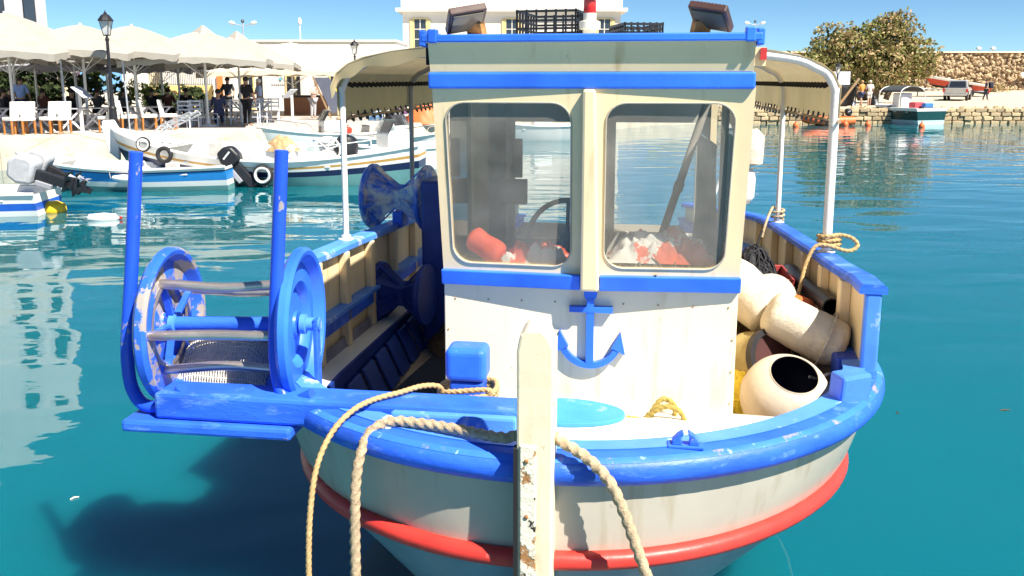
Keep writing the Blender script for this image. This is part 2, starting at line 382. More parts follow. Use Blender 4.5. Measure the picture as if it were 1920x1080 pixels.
# ------------------------------------------------------------------ the fishing boat (local frame: x to the right, y aft, z up)
TH = math.atan(220 / 1600)
S0 = Vector((0.09, 2.9, 0))
BOATM = Matrix.Translation(S0) @ Matrix.Rotation(-TH, 4, 'Z')
boat = thing('fishing_boat', 'large cream and blue wooden fishing boat with cabin, seen bow on in the foreground', 'fishing boat', S0, -TH)
def aboard(name, label, ct, p=(0, 0, 0), group=None):
    o = thing(name, label, ct, BOATM @ Vector(p), -TH, group); return o
LV = [(1.08, 1.50, 1.50, 2.0, 0.0), (0.93, 1.47, 1.53, 1.97, 0.0), (0.78, 1.435, 1.58, 1.93, 0.0), (0.62, 1.36, 1.68, 1.86, 0.01), (0.42, 1.18, 1.92, 1.74, .03), (0.2, .95, 2.2, 1.6, .07),
      (0.0, .80, 2.4, 1.5, .12), (-.25, .55, 2.6, 1.4, .2), (-.55, .10, 2.8, 1.3, .4)]
def lv(z):
    for a, b in zip(LV, LV[1:]):
        if z >= b[0]:
            t = (a[0] - z) / (a[0] - b[0]); return [lerp(p, q, t) for p, q in zip(a, b)]
    return list(LV[-1])
def sheer(y): return -0.10 * sstep(y / 4.5) - 0.10 * sstep((y - 4) / 2.5)
NPH, NST = 26, 16
def plan(z, i):        # i in 0..NPH+NST from the stem aft, returns x, y
    _, B, L, e, y0 = lv(z)
    if i <= NPH:
        ph = i / NPH * math.pi / 2
        return B * math.sin(ph) ** (2 / e), y0 + L * (1 - max(0, math.cos(ph)) ** (2 / e))
    t = (i - NPH) / NST; y = lerp(y0 + L, 6.8, t)
    return B * (1 - 0.35 * sstep((y - 4.2) / 2.8)), y
def hull_pt(side, i, z, out=0.0):
    x, y = plan(z, i); x2, y2 = plan(z, min(i + 1, NPH + NST)); x1, y1 = plan(z, max(i - 1, 0))
    d = Vector((x2 - x1, y2 - y1, 0)); n = Vector((d.y, -d.x, 0))
    if i == 0: n = Vector((0.25, -1, 0))
    n = n.normalized() if n.length > 1e-6 else Vector((1, 0, 0))
    q = Vector((x, y, z + sheer(y) * max(0, z) / 1.08)) + n * out
    return Vector((side * q.x, q.y, q.z))
def hull_band(z0, z1, nz, name, mat, out=0.0):
    m = MB(); n = NPH + NST
    for sd in (-1, 1):
        m.grid(lambda s, t, sd=sd: hull_pt(sd, round(s * n), lerp(z0, z1, t), out), n, nz)
    return m.build(name, mat, boat, smooth=50)
def strake_z(sd, i): return pw([(0, .765), (8, .745), (14, .70), (20, .685), (26, .70), (42, .74)], i) if sd < 0 else pw([(0, .765), (10, .757), (20, .745), (42, .76)], i)
for nm_, mt_ in (('hull_topside', HULLC), ('hull_bottom', HULLB)):
    m = MB(); n_ = NPH + NST
    for sd in (-1, 1):
        if nm_ == 'hull_topside': m.grid(lambda s, t, sd=sd: hull_pt(sd, round(s * n_), lerp(1.09, strake_z(sd, round(s * n_)), t)), n_, 5)
        else: m.grid(lambda s, t, sd=sd: hull_pt(sd, round(s * n_), lerp(strake_z(sd, round(s * n_)), -.55, t)), n_, 10)
    m.build(nm_, mt_, boat, smooth=50)
m = MB(); pts = [hull_pt(sd, NPH + NST, z) for sd, zs in ((-1, (1.08, .6, .2, -.2)), (1, (-.2, .2, .6, 1.08))) for z in zs]
m.add(pts, [tuple(range(8))]); m.build('transom', HULLC, boat)
def along(z, out, sides=(-1, 1), i0=0, i1=None):
    i1 = NPH + NST if i1 is None else i1
    o = []
    if -1 in sides: o += [hull_pt(-1, i, z, out) for i in range(i1, i0 - 1, -1)]
    if 1 in sides: o += [hull_pt(1, i, z, out) for i in range(i0, i1 + 1)]
    return o
# red rubbing strake, stops at the shoulders
for sd in (-1, 1):
    P = [hull_pt(sd, i, strake_z(sd, i), .018) for i in range(0, 22)]
    m = MB(); m.tube(P, [0.036] * 17 + [.034, .031, .027, .020, .010], 10); m.build('rubbing_strake', REDP, boat, smooth=60)
# gunwale rail: a rounded section swept round the plan
def sweep_rail(sec, name, mat, i0=0, i1=None, sides=(-1, 1), parent=None, smooth=40):
    n = (NPH + NST) if i1 is None else i1; m = MB(); rows = []
    idx = []
    if -1 in sides: idx += [(-1, i) for i in range(n, i0 - 1, -1)]
    if 1 in sides: idx += [(1, i) for i in range(i0 + (1 if -1 in sides and i0 == 0 else 0), n + 1)]
    vs = []
    for sd, i in idx:
        for (o, z) in sec:
            p = hull_pt(sd, i, 1.08, o); vs.append((p.x, p.y, p.z + z))
    k = len(sec); fs = []
    for a in range(len(idx) - 1):
        for b in range(k):
            c = (b + 1) % k; fs.append((a * k + b, a * k + c, (a + 1) * k + c, (a + 1) * k + b))
    fs.append(tuple(range(k))); fs.append(tuple((len(idx) - 1) * k + b for b in range(k)))
    m.add(vs, fs); return m.build(name, mat, parent or boat, smooth=smooth)
sec = [(-.10, -.015)] + [(.012 + .05 * math.cos(a), .035 + .055 * math.sin(a)) for a in [R(-90 + 22.5 * k) for k in range(9)]] + [(-.03, .095), (-.10, .085)]
rail = sweep_rail(sec, 'gunwale_rail', BLUEW)
sweep_rail([(-.03, .0965), (-.03, .099), (-.125, .092), (-.125, .07), (-.10, .06)], 'rail_capping', BLUEL, parent=boat)

WEAR = M('worn_rail_edge', (0.035, 0.165, 0.80), .45, var=.15, vs=4, chip=(.46, .32, .27), ca=.57, cs=7, cw=.10, chip2=(.22, .36, .74), c2a=.60)
sweep_rail([(.012 + .0515 * math.cos(a), .035 + .0565 * math.sin(a)) for a in (R(48), R(62), R(78))] + [(.0, .08), (.03, .06)], 'worn_edge', WEAR, parent=rail)
# foredeck with a slight camber and its coaming
DY = 0.93
def deck_z(x, y): return 1.02 - 0.06 * sstep(y / DY) + 0.025 * (1 - (x / 1.4) ** 2)
def hull_w(y):
    _, B, L, e, y0 = lv(1.08)
    if y >= L: return B
    return B * (1 - (1 - y / L) ** e) ** (1 / e)
def deckf(s, t):
    y = .03 + t * (DY - .03); hw = max(.02, hull_w(y) - .075); x = (s * 2 - 1) * hw
    return (x, y, deck_z(x, y))
m = MB(); m.grid(deckf, 24, 14); m.build('foredeck', DECK, boat, smooth=40, solid=0.03)
m = MB(); m.prism([(-1.30, .952), (-1.22, .8), (-1.05, .6), (1.05, .6), (1.22, .8), (1.30, .952)], lambda p: (p[0], DY, p[1]), lambda p: (p[0], DY + .03, p[1])); m.build('foredeck_bulkhead', CREAM, boat)
m = MB()
for sd in (-1, 1): m.grid(lambda s, t, sd=sd: hull_pt(sd, round(lerp(12, NPH + NST, s)), lerp(.96, .56, t), -.045), NPH + NST - 12, 5)
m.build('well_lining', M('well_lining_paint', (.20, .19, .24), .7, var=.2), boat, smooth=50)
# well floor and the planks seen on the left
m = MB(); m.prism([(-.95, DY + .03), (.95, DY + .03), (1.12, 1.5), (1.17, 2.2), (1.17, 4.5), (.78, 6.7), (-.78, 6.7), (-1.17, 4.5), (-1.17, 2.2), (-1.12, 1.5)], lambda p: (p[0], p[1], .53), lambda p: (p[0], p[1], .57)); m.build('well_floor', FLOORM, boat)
PL = M('floor_plank', (0.38, 0.31, 0.24), 0.75, var=0.2, vs=6, stretch=(3, .6, 1), chip=(0.2, .14, .1), ca=.6, cs=6, rvar=.2)
for k in range(5):
    m = MB(); m.bb(-1.05 + k * .105, -.955 + k * .105, DY + .04 + (.25 if k < 1 else 0), 2.3, .571, .60); m.build('floor_plank', PL, boat, bevel=.005)
m = MB(); m.prism([(-1.1, 1.95), (-.5, 1.9), (-.5, 3.2), (-.95, 3.2)], lambda p: (p[0], p[1], .603), lambda p: (p[0], p[1], .618))
m.build('deck_mat', M('dark_blue_mat', (0.012, 0.022, 0.045), .8), boat)

# bulwarks with cap rails and ribs
CAPZ = [(1.15, 1.525), (1.8, 1.47), (2.35, 1.445), (4.1, 1.34), (5.4, 1.24), (6.75, 1.1)]
def bw(y, inset=0.0): return (hull_w(y) if y < 1.5 else 1.5 * (1 - .35 * sstep((y - 4.2) / 2.8))) - inset
for sd, yst in ((1, 1.2), (-1, 1.3)):
    ys = [yst + (6.75 - yst) * i / 24 for i in range(25)]
    bul = MB()
    vs = []; fs = []
    for y in ys:
        for (ins, top) in ((0.0, 0), (0.0, 1), (.045, 1), (.045, 0)):
            z = pw(CAPZ, y) if top else (0.98 + sheer(y) if ins == 0 else .90 + sheer(y))
            vs.append((sd * bw(y, ins), y, z))
    for a in range(24):
        for b in range(4):
            c = (b + 1) % 4; fs.append((a * 4 + b, a * 4 + c, a * 4 + 4 + c, a * 4 + 4 + b))
    fs += [(0, 1, 2, 3), (96, 97, 98, 99)]
    bul.add(vs, fs); B_ = bul.build('bulwark', CREAM, boat, smooth=30)
    cp = MB(); vs = []; fs = []
    for y in ys:
        z = pw(CAPZ, y)
        for dx, dz in ((.035, 0), (.035, .03), (.02, .045), (-.075, .045), (-.09, .03), (-.09, 0)):
            vs.append((sd * (bw(y) + dx), y - (.05 if y == yst else 0), z + dz + .001))
    for a in range(24):
        for b in range(6):
            c = (b + 1) % 6; fs.append((a * 6 + b, a * 6 + c, a * 6 + 6 + c, a * 6 + 6 + b))
    fs += [tuple(range(6)), tuple(144 + b for b in range(6))]
    cp.add(vs, fs); cp.build('cap_rail', BLUEW if sd > 0 else BLUEL, B_, smooth=30)
    m = MB(); zt = pw(CAPZ, yst); m.bb(sd * bw(yst, .022) - .038, sd * bw(yst, .022) + .038, yst - .045, yst - .003, 1.06, zt + .002); m.build('end_post', BLUEL, B_, bevel=.012)
    for y in (1.62, 2.1, 2.62, 3.2, 3.8, 4.5, 5.2, 6.0):
        if y > 6.6: continue
        x = sd * bw(y, .045); m = MB(); xi = x - sd * .055
        m.bb(min(x, xi), max(x, xi), y - .035, y + .035, .905 + sheer(y), pw(CAPZ, y) - .003); m.build('rib', CREAM, B_, bevel=.008)
    # inner stringer shelf
    m = MB(); vs = []; fs = []
    for y in ys:
        for dx, z in ((.046, 0.86), (.046, .90), (.21, .90), (.21, .86)):
            vs.append((sd * (bw(y) - dx), y, z + sheer(y)))
    for a in range(24):
        for b in range(4):
            c = (b + 1) % 4; fs.append((a * 4 + b, a * 4 + c, a * 4 + 4 + c, a * 4 + 4 + b))
    fs += [(0, 1, 2, 3), (96, 97, 98, 99)]
    m.add(vs, fs); m.build('shelf', WHITEP if sd < 0 else CREAM, B_)
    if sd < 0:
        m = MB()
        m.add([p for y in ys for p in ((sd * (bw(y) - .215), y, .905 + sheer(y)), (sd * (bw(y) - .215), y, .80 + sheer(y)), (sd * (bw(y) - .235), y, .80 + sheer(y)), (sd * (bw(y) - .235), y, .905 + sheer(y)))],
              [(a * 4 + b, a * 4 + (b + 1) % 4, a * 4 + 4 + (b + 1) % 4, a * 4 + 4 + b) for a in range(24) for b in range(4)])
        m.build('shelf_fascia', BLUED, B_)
# blue ribbed side boards of the well on the left
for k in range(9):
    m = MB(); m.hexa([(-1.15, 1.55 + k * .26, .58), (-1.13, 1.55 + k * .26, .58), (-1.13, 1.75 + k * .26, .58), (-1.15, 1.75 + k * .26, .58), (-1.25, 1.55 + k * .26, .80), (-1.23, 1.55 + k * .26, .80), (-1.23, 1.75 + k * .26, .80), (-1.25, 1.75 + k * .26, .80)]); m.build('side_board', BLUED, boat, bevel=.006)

# stem post with iron face strip
m = MB()
poly = [(-.062, .3), (.068, .3), (.068, 1.60), (.045, 1.645), (.02, 1.662), (-.028, 1.662), (-.05, 1.64), (-.062, 1.58)]
m.prism(poly, lambda p: (p[0], -.10, p[1]), lambda p: (p[0], .05, p[1])); stem = m.build('stem_post', STEMP, boat, bevel=.010)
m = MB(); m.prism([(-.05, .0), (.05, .0), (.06, .3), (-.055, .3)], lambda p: (p[0], -.085, p[1]), lambda p: (p[0], .2, p[1])); m.build('cutwater', STEMP, boat)
m = MB(); m.bb(-.048, .008, -.112, -.098, .25, 1.245); m.build('iron_strip', M('flaking_stem_strip', (0.76, 0.70, 0.56), .6, var=.1, vs=8, chip=(.36, .17, .06), ca=.52, cs=8, cw=.05, chip2=(.03, .025, .02), c2a=.57, bump=.6), stem, bevel=.004)
m = MB(); m.bb(-.072, -.058, -.108, -.07, .25, 1.23); m.build('dark_gap', DARK, stem)
for z in (1.19, .98, .7): 
    m = MB(); m.lathe([(.008, 0), (.008, .004), (.004, .006)], 8, (-.025, -.112, z), (0, -1, 0)); m.build('bolt', RUST, stem)

# ---- cabin
XL, XR, XM = -.533, .800, .135
YF = .90
cab = MB()
cab.bb(XL, XR, YF, YF + .04, .42, 1.60)
PALE = M('pale_cream_paint', (0.80, 0.70, 0.50), 0.4, var=0.06, vs=2, streak=(0.60, 0.46, 0.26), sa=0.60, chip=(0.45, 0.30, 0.17), ca=0.70, cs=16, bump=0.06, bs=25)
cabin = cab.build('cabin', PALE, boat, bevel=.006)
def part(m, name, mat, parent=cabin, **k): return m.build(name, mat, parent, **k)
for x in (XL, XR):
    s_ = 1 if x > 0 else -1
    m = MB(); # side wall with a window opening: lower panel, upper strip, posts
    xi = x - s_ * .035
    a, b = min(x, xi), max(x, xi)
    m.bb(a, b, YF + .042, 2.25, .42, 1.62); part(m, 'side_panel', CREAM)
    m = MB(); m.hexa([(a, .905, 1.622), (b, .905, 1.622), (b, 1.0, 1.622), (a, 1.0, 1.622), (a + s_ * .02, .81, 2.47), (b + s_ * .02, .81, 2.47), (b + s_ * .02, .95, 2.47), (a + s_ * .02, .95, 2.47)]); part(m, 'corner_post', CREAM)
    m = MB(); m.bb(a, b, 1.5, 1.58, 1.622, 2.47); part(m, 'side_post', CREAM)
    m = MB(); m.bb(a, b, 2.15, 2.25, 1.622, 2.47); part(m, 'side_post', CREAM)
    m = MB(); m.bb(a, b, .815, 2.25, 2.472, 2.645); part(m, 'side_header', CREAM)
    if s_ < 0:
        m = MB(); m.bb(a, b, 1.582, 2.148, 1.622, 2.47); part(m, 'side_panel', CREAM)
    m = MB(); m.bb(x - s_ * .02, x - s_ * .015, 1.0, 1.5, 1.622, 2.47); part(m, 'side_pane', GLASS)
m = MB(); m.bb(XL + .036, XR - .036, YF + .042, 2.21, .445, .47); part(m, 'cabin_floor', GREYIN)
# rear wall with a doorway and a window
for (x0, x1, z0, z1) in ((XL + .036, -.377, .47, 2.64), (-.0, .224, .47, 2.64), (.692, XR - .036, .47, 2.64), (-.377, -.0, 2.255, 2.64), (.224, .692, 2.255, 2.64), (.224, .692, .47, 1.60), (-.377, 0, .47, 1.55)):
    m = MB(); m.bb(x0, x1, 2.2, 2.235, z0, z1); part(m, 'rear_panel', GREYIN)
# windscreen halves: cream panel with a rounded opening, glass and gasket
def screen(xo, xc, s0, s1, flip):
    A = Vector((xo, YF, 1.60)); B = Vector((xc, YF - .045, 1.60)); C = Vector((xc, .785, 2.47)); D = Vector((xo + (.02 if xo > 0 else -.02), .80, 2.47))
    def P(s, t, off=0):
        p = (A * (1 - s) + B * s) * (1 - t) + (D * (1 - s) + C * s) * t; return p + Vector((0, off, 0))
    w = abs(xc - xo); h = .87
    x0, x1, z0, z1, rad = s0 * w, s1 * w, .085 * h, .925 * h, .085
    ring = []
    for (cx_, cz_, a0) in ((x1 - rad, z0 + rad, -90), (x1 - rad, z1 - rad, 0), (x0 + rad, z1 - rad, 90), (x0 + rad, z0 + rad, 180)):
        for k in range(7):
            a = R(a0 + 15 * k); ring.append((cx_ + rad * math.cos(a), cz_ + rad * math.sin(a)))
    n = len(ring); cxm, czm = (x0 + x1) / 2, (z0 + z1) / 2; outer = []
    for q, (x, z) in enumerate(ring):
        k = q // 7
        j = q % 7
        cor = ((w, 0), (w, h), (0, h), (0, 0))[k]
        if j == 3: outer.append(cor)
        elif (j < 3) == (k % 2 == 0): outer.append((x, cor[1]))
        else: outer.append((cor[0], z))
    m = MB()
    f = [P(x / w, z / h) for x, z in ring]; g = [P(x / w, z / h) for x, z in outer]
    fb = [P(x / w, z / h, .035) for x, z in ring]; gb = [P(x / w, z / h, .035) for x, z in outer]
    N_ = n; fs = []
    for i in range(n):
        j = (i + 1) % n
        fs += [(i, j, N_ + j, N_ + i), (2 * N_ + i, 2 * N_ + j, j, i), (3 * N_ + i, 3 * N_ + j, 2 * N_ + j, 2 * N_ + i), (N_ + i, N_ + j, 3 * N_ + j, 3 * N_ + i)]
    m.add(f + g + fb + gb, fs); part(m, 'windscreen_panel', CREAM)
    m = MB(); gl = [P(x / w, z / h, .015) for x, z in [(cxm + (x - cxm) * 1.02, czm + (z - czm) * 1.02) for x, z in ring]]
    m.add(gl, [tuple(range(n))]); part(m, 'window_pane', GLASS)
    m = MB(); m.tube([P(x / w, z / h, -.002) for x, z in ring], .004, 6, closed=True); part(m, 'window_gasket', M('gasket_rubber', (0.42, 0.38, 0.30), .7), smooth=60)
screen(XL, XM, .075, .885, 0)
screen(XR, XM, .105, .90, 1)
# mullion on the prow of the windscreen
m = MB(); m.hexa([(.103, .80, 1.575), (.186, .80, 1.575), (.186, .865, 1.575), (.103, .865, 1.575), (.105, .745, 2.462), (.16, .745, 2.462), (.16, .80, 2.462), (.105, .80, 2.462)]); part(m, 'mullion', CREAM, bevel=.012)
# lower blue band (two lengths), upper blue band, fascia, roof
for a, b, ya, yb in ((XL - .006, .102, .896, .856), (.187, XR + .006, .856, .896)):
    m = MB(); m.hexa([(a, ya - .022, 1.572), (b, yb - .022, 1.572), (b, yb + .02, 1.572), (a, ya + .02, 1.572), (a, ya - .035, 1.642), (b, yb - .035, 1.642), (b, yb + .01, 1.642), (a, ya + .01, 1.642)]); part(m, 'lower_band', BLUE, bevel=.006)
m = MB(); m.hexa([(XL - .032, .776, 2.463), (XR + .014, .776, 2.463), (XR + .014, .835, 2.463), (XL - .032, .835, 2.463), (XL - .032, .772, 2.533), (XR + .014, .772, 2.533), (XR + .014, .83, 2.533), (XL - .032, .83, 2.533)]); part(m, 'upper_band', BLUE, bevel=.01, seg=3)
m = MB(); m.hexa([(XL - .022, .782, 2.535), (XR + .004, .782, 2.535), (XR + .004, .815, 2.535), (XL - .022, .815, 2.535), (XL - .024, .752, 2.655), (XR + .004, .752, 2.655), (XR + .004, .80, 2.655), (XL - .024, .80, 2.655)]); part(m, 'fascia', CREAM)
m = MB(); m.bb(XL - .05, XR + .028, .735, 2.4, 2.6555, 2.675); roof = part(m, 'roof', WHITEP, boat, bevel=.005)
m = MB(); m.bb(XL - .05, XR + .028, .73, .77, 2.657, 2.69); m.build('roof_rim', BLUE, roof, bevel=.006)
for x0, x1 in ((XL - .058, XL - .03), (XR + .006, XR + .036)):
    m = MB(); m.bb(x0, x1, .732, 2.4, 2.64, 2.708); m.build('roof_rim', BLUE, roof, bevel=.006)
for x in (XL, XR - .02):
    m = MB(); m.bb(x - .02, x + .02, .726, .775, 2.654, 2.712); m.build('rim_chock', BLUE, roof, bevel=.006)
# anchor emblem
m = MB(); yA = YF - .032
def AP(p): return (p[0] + .147, yA, p[1])
def AP2(p): return (p[0] + .147, YF + .0, p[1])
m.prism([(-.016, 1.53), (.016, 1.53), (.017, 1.222), (-.017, 1.222)], AP, AP2)
m.prism([(-.095, 1.463), (.10, 1.463), (.10, 1.487), (-.095, 1.487)], lambda p: (p[0] + .147, yA - .002, p[1]), AP2)
m.lathe([(.030, -.032), (.030, .002)], 16, (.147, YF, 1.548), (0, 1, 0))
arc = []
for k in range(15):
    a = R(208 + 124 * k / 14); arc.append((.150 * math.cos(a), 1.352 + .150 * math.sin(a) * 1.03))
inn = [(x * .80, 1.352 + (z - 1.352) * .80 - .005) for x, z in arc]
m.prism(arc + inn[::-1], lambda p: (p[0] + .147, yA + .001, p[1]), AP2)
for sg in (-1, 1):
    m.prism([(sg * .160, 1.268), (sg * .098, 1.298), (sg * .138, 1.372)], lambda p: (p[0] + .147, yA - .001, p[1]), AP2)
part(m, 'anchor_emblem', BLUE)
SCREW = M('rusty_screw', (.35, .2, .1), .6, var=.3)
scm = MB(); scm.lathe([(.0045, 0), (.0045, .0015), (.003, .003)], 8, (0, 0, 0), (0, -1, 0)); scme = scm.mesh('screw', SCREW)
for (x, y, z) in [(-.48 + .155 * k, YF - .001, 1.50) for k in range(9) if abs(-.48 + .155 * k - .14) > .05] + [(xx, YF - .001, zz) for xx in (-.515, .782) for zz in (1.05, 1.2, 1.35)]:
    o = bpy.data.objects.new('screw', scme); COL.objects.link(o); o.parent = cabin; o.location = (x, y, z)
# things fixed in the cabin
m = MB(); m.bb(XL + .04, XR - .04, .945, 1.30, 1.59, 1.62); part(m, 'dashboard', GREYIN)
m = MB(); c = Vector((-.0, 1.42, 1.70)); m.tube([c + Vector((.2 * math.cos(a), .05 * math.sin(a), .19 * math.sin(a))) for a in [2 * math.pi * k / 36 for k in range(36)]], .014, 8, closed=True)
for k in range(3):
    a = R(90 + 120 * k); m.tube([c, c + Vector((.2 * math.cos(a), .05 * math.sin(a), .19 * math.sin(a)))], .01, 6)
m.lathe([(.035, -.02), (.035, .03)], 12, c, (0, -1, .2)); m.tube([c, c + Vector((0, -.12, -.15))], .02, 8); part(m, 'steering_wheel', M('steering_wheel_grey', (.20, .18, .16), .4), smooth=60)
m = MB(); m.bb(-.52, -.40, 1.98, 2.19, 1.55, 2.45); part(m, 'cabinet', M('dark_cabinet', (.16, .15, .14), .6))
m = MB(); m.bb(-.36, -.30, 1.93, 1.97, 1.95, 2.17); m.bb(-.42, -.27, 1.90, 1.96, 1.80, 1.94); part(m, 'instrument', DARK)
# flood lights, beacon, navigation lights, speaker box
for sx, px in ((-1, -.40), (1, .625)):
    c = Vector((px, .80, 2.757)); rot = Matrix.Rotation(R(-20 * sx), 3, 'Z') @ Matrix.Rotation(R(-34), 3, 'X') @ Matrix.Rotation(R(12 * sx), 3, 'Y')
    m = MB(); m.box(c, (.165, .14, .035), rot); fl = part(m, 'flood_light', BROWNM, boat, bevel=.006)
    m = MB(); m.box(c + rot @ Vector((0, -.0, -.019)), (.135, .11, .008), rot); m.build('lens', LENS, fl)
    for k in range(8):
        m = MB(); m.box(c + rot @ Vector((-.055 + .0157 * k, 0, .022)), (.004, .11, .012), rot); m.build('cooling_fin', BROWNM, fl)
    m = MB(); m.beam((px + .04 * -sx, .88, 2.676), (px + .03 * -sx, .84, 2.75), .07, .05); m.bb(px - .03 * sx - .03, px - .03 * sx + .03, .82, .92, 2.676, 2.69); m.build('bracket', RUST, fl)
m = MB(); o = (.124, .88, 2.676); m.lathe([(.03, 0), (.03, .035), (.046, .04), (.046, .07), (.028, .075), (.028, .105)], 20, o); bea = part(m, 'beacon', M('beacon_ivory', (.8, .74, .6), .4), boat, smooth=40)
m = MB(); m.lathe([(.025, .105), (.027, .11), (.027, .155), (.022, .16)], 20, o); m.build('beacon_lens', REDL, bea, smooth=40)
m = MB(); m.lathe([(.035, .160), (.035, .175), (.01, .185)], 20, o); m.build('beacon_cap', M('beacon_ivory', 0), bea, smooth=40)
m = MB(); m.bb(XR + .024, XR + .075, .95, 1.05, 2.56, 2.638); nl = part(m, 'navigation_light', CREAM, boat)
m = MB(); m.bb(XR + .050, XR + .076, .935, .948, 2.585, 2.635); m.build('red_lens', REDL, nl)
m = MB(); m.bb(XL - .06, XL - .002, .86, 1.0, 2.565, 2.642); part(m, 'speaker_box', DARK, bevel=.004)

# ---- deck fittings
m = MB(); m.prism([(-.45, .98), (-.302, .98), (-.302, 1.20), (-.45, 1.20)], lambda p: (p[0], .60, p[1]), lambda p: (p[0], .72, p[1])); bol = m.build('bollard', BLUEW, boat, bevel=.01)
m = MB(); m.bb(-.468, -.286, .585, .735, 1.203, 1.355); m.build('bollard_head', BLUE, bol, bevel=.03, seg=4)
# forward beam on the left, carrying the net hauler
m = MB(); m.bb(-1.66, -.10, .30, .47, 1.085, 1.20); beam = m.build('hauler_beam', BLUEW, boat, bevel=.015)
m = MB(); m.bb(-1.80, -1.05, .27, .50, 1.03, 1.083); m.build('beam_bracket', BLUEW, beam, bevel=.015)
m = MB(); m.bb(-.62, -.11, .255, .298, 1.10, 1.19); m.build('beam_face', BLUEL, beam, bevel=.012)
m = MB(); m.bb(-1.80, -1.30, .502, 1.05, .955, .995); m.build('platform', BLUEW, beam, bevel=.006)
# hatch
def ell(cx_, cy_, a, b, n=40, e=1.0): return [(cx_ + a * math.cos(2 * math.pi * k / n), cy_ + b * math.sin(2 * math.pi * k / n)) for k in range(n)]
m = MB(); m.prism(ell(.02, .66, .30, .155), lambda p: (p[0], p[1], .98), lambda p: (p[0], p[1], 1.055)); hat = m.build('hatch', WHITEP, boat, bevel=.006)
m = MB(); m.prism(ell(.02, .66, .295, .15), lambda p: (p[0], p[1], 1.056), lambda p: (p[0], p[1], 1.076)); m.build('hatch_lid', M('hatch_blue', (.05, .27, .62), .5, var=.12, vs=5, chip=(.3, .5, .7), ca=.6, cs=6, cw=.1), hat, bevel=.004)
# fairlead on the right of the bow
m = MB()
m.bb(.47, .60, .10, .155, 1.172, 1.184)
for sg in (-1, 1):
    m.prism([(sg * .012, 0), (sg * .05, 0), (sg * .047, .018), (sg * .03, .038), (sg * .012, .05), (sg * .006, .046), (sg * .016, .028)], lambda p: (.535 + p[0], .108, 1.183 + p[1]), lambda p: (.535 + p[0], .148, 1.183 + p[1]))
m.build('fairlead', BLUEW, boat, bevel=.004)
m = MB(); m.lathe([(.035, 0), (.03, .03), (.012, .045)], 14, (-.60, .17, 1.165)); m.build('rail_eye', WHITEP, boat, smooth=50)
# blue chocks on the right shoulder
SPOT = M('spotted_blue_paint', (.06, .20, .78), .4, var=.12, vs=4, chip=(.80, .42, .38), ca=.66, cs=11, cw=.02, chip2=(.75, .6, .35), c2a=.70)
m = MB(); m.hexa([(1.205, .66, 1.085), (1.345, .74, 1.085), (1.31, .84, 1.085), (1.17, .76, 1.085), (1.215, .665, 1.275), (1.35, .742, 1.275), (1.315, .84, 1.275), (1.18, .765, 1.275)]); m.build('mooring_chock', SPOT, boat, bevel=.014)
m = MB(); m.bb(1.335, 1.45, 1.30, 1.42, .93, 1.16); m.build('side_bitt', M('spotted_navy_paint', (.02, .06, .42), .4, var=.15, vs=4, chip=(.7, .66, .66), ca=.66, cs=12, cw=.02), boat, bevel=.012)
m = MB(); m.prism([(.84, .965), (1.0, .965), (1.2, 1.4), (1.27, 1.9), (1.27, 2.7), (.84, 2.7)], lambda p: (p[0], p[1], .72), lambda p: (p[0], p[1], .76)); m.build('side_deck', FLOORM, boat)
m = MB(); m.tube([(1.455, 1.62, 1.28), (1.40, 1.60, 1.285), (1.395, 1.60, 1.23)], .012, 8); m.build('hook', BLACKP, boat, smooth=60)

# ---- net hauler drum
YD, ZD = .62, 1.42
def dax(x): return YD + .12 * (x + 1.44)
DAX = (1, .12, 0)
haul = bpy.data.objects.new('net_hauler', None); COL.objects.link(haul); haul.parent = boat
for x0, mat, nm in ((-1.735, DISCW, 'drum_flange'), (-1.15, BLUE, 'drum_flange')):
    m = MB(); m.lathe([(0, .0), (.055, .0), (.06, -.012), (.165, -.03), (.18, .0), (.195, .008), (.205, .004), (.285, -.004), (.298, .02), (.312, .042), (.330, .046), (.345, .032), (.345, .004), (.325, -.014), (.29, -.022), (.19, -.02), (.17, -.046), (0, -.04)], 56, (x0, dax(x0), ZD), DAX, cap=False); fl = m.build(nm, mat, haul, smooth=40)
    m = MB(); m.lathe([(.045, .012), (.045, .035), (.03, .04), (.03, .10 if x0 > -1.2 else .05)], 20, (x0, dax(x0), ZD), DAX); m.build('hub', BLUEL, haul, smooth=40)
m = MB(); m.lathe([(.17, .010), (.185, .016), (.195, .010)], 48, (-1.735, dax(-1.735), ZD), DAX, cap=False); m.build('inner_ring', STEEL, haul, smooth=50)
for k in range(5):
    a = R(35 + 72 * k); P = []
    for j in range(9):
        t = j / 8; rr = .205 - .018 * math.sin(math.pi * t) ** 2
        P.append((lerp(-1.73, -1.17, t), dax(lerp(-1.73, -1.17, t)) + rr * math.cos(a), ZD + rr * math.sin(a)))
    m = MB(); m.tube(P, .022, 10); m.build('drum_bar', STEEL, haul, smooth=60)
    m = MB(); m.beam((-1.715, dax(-1.715), ZD), (-1.715, dax(-1.715) + .19 * math.cos(a), ZD + .19 * math.sin(a)), .012, .03, (1, 0, 0)); m.build('spoke', BLUEW, haul)
m = MB(); m.tube([(-1.72, dax(-1.72), ZD), (-1.16, dax(-1.16), ZD)], .032, 14); m.build('axle', BLUEW, haul, smooth=60)
m = MB(); m.hexa([(-1.075, .625, 1.10), (-1.055, .625, 1.10), (-1.055, .675, 1.10), (-1.075, .675, 1.10), (-1.075, .63, 1.45), (-1.055, .63, 1.45), (-1.055, .67, 1.45), (-1.075, .67, 1.45)]); m.bb(-1.10, -1.03, .47, .69, 1.07, 1.10); m.build('drum_bracket', BLUEW, haul, bevel=.004)
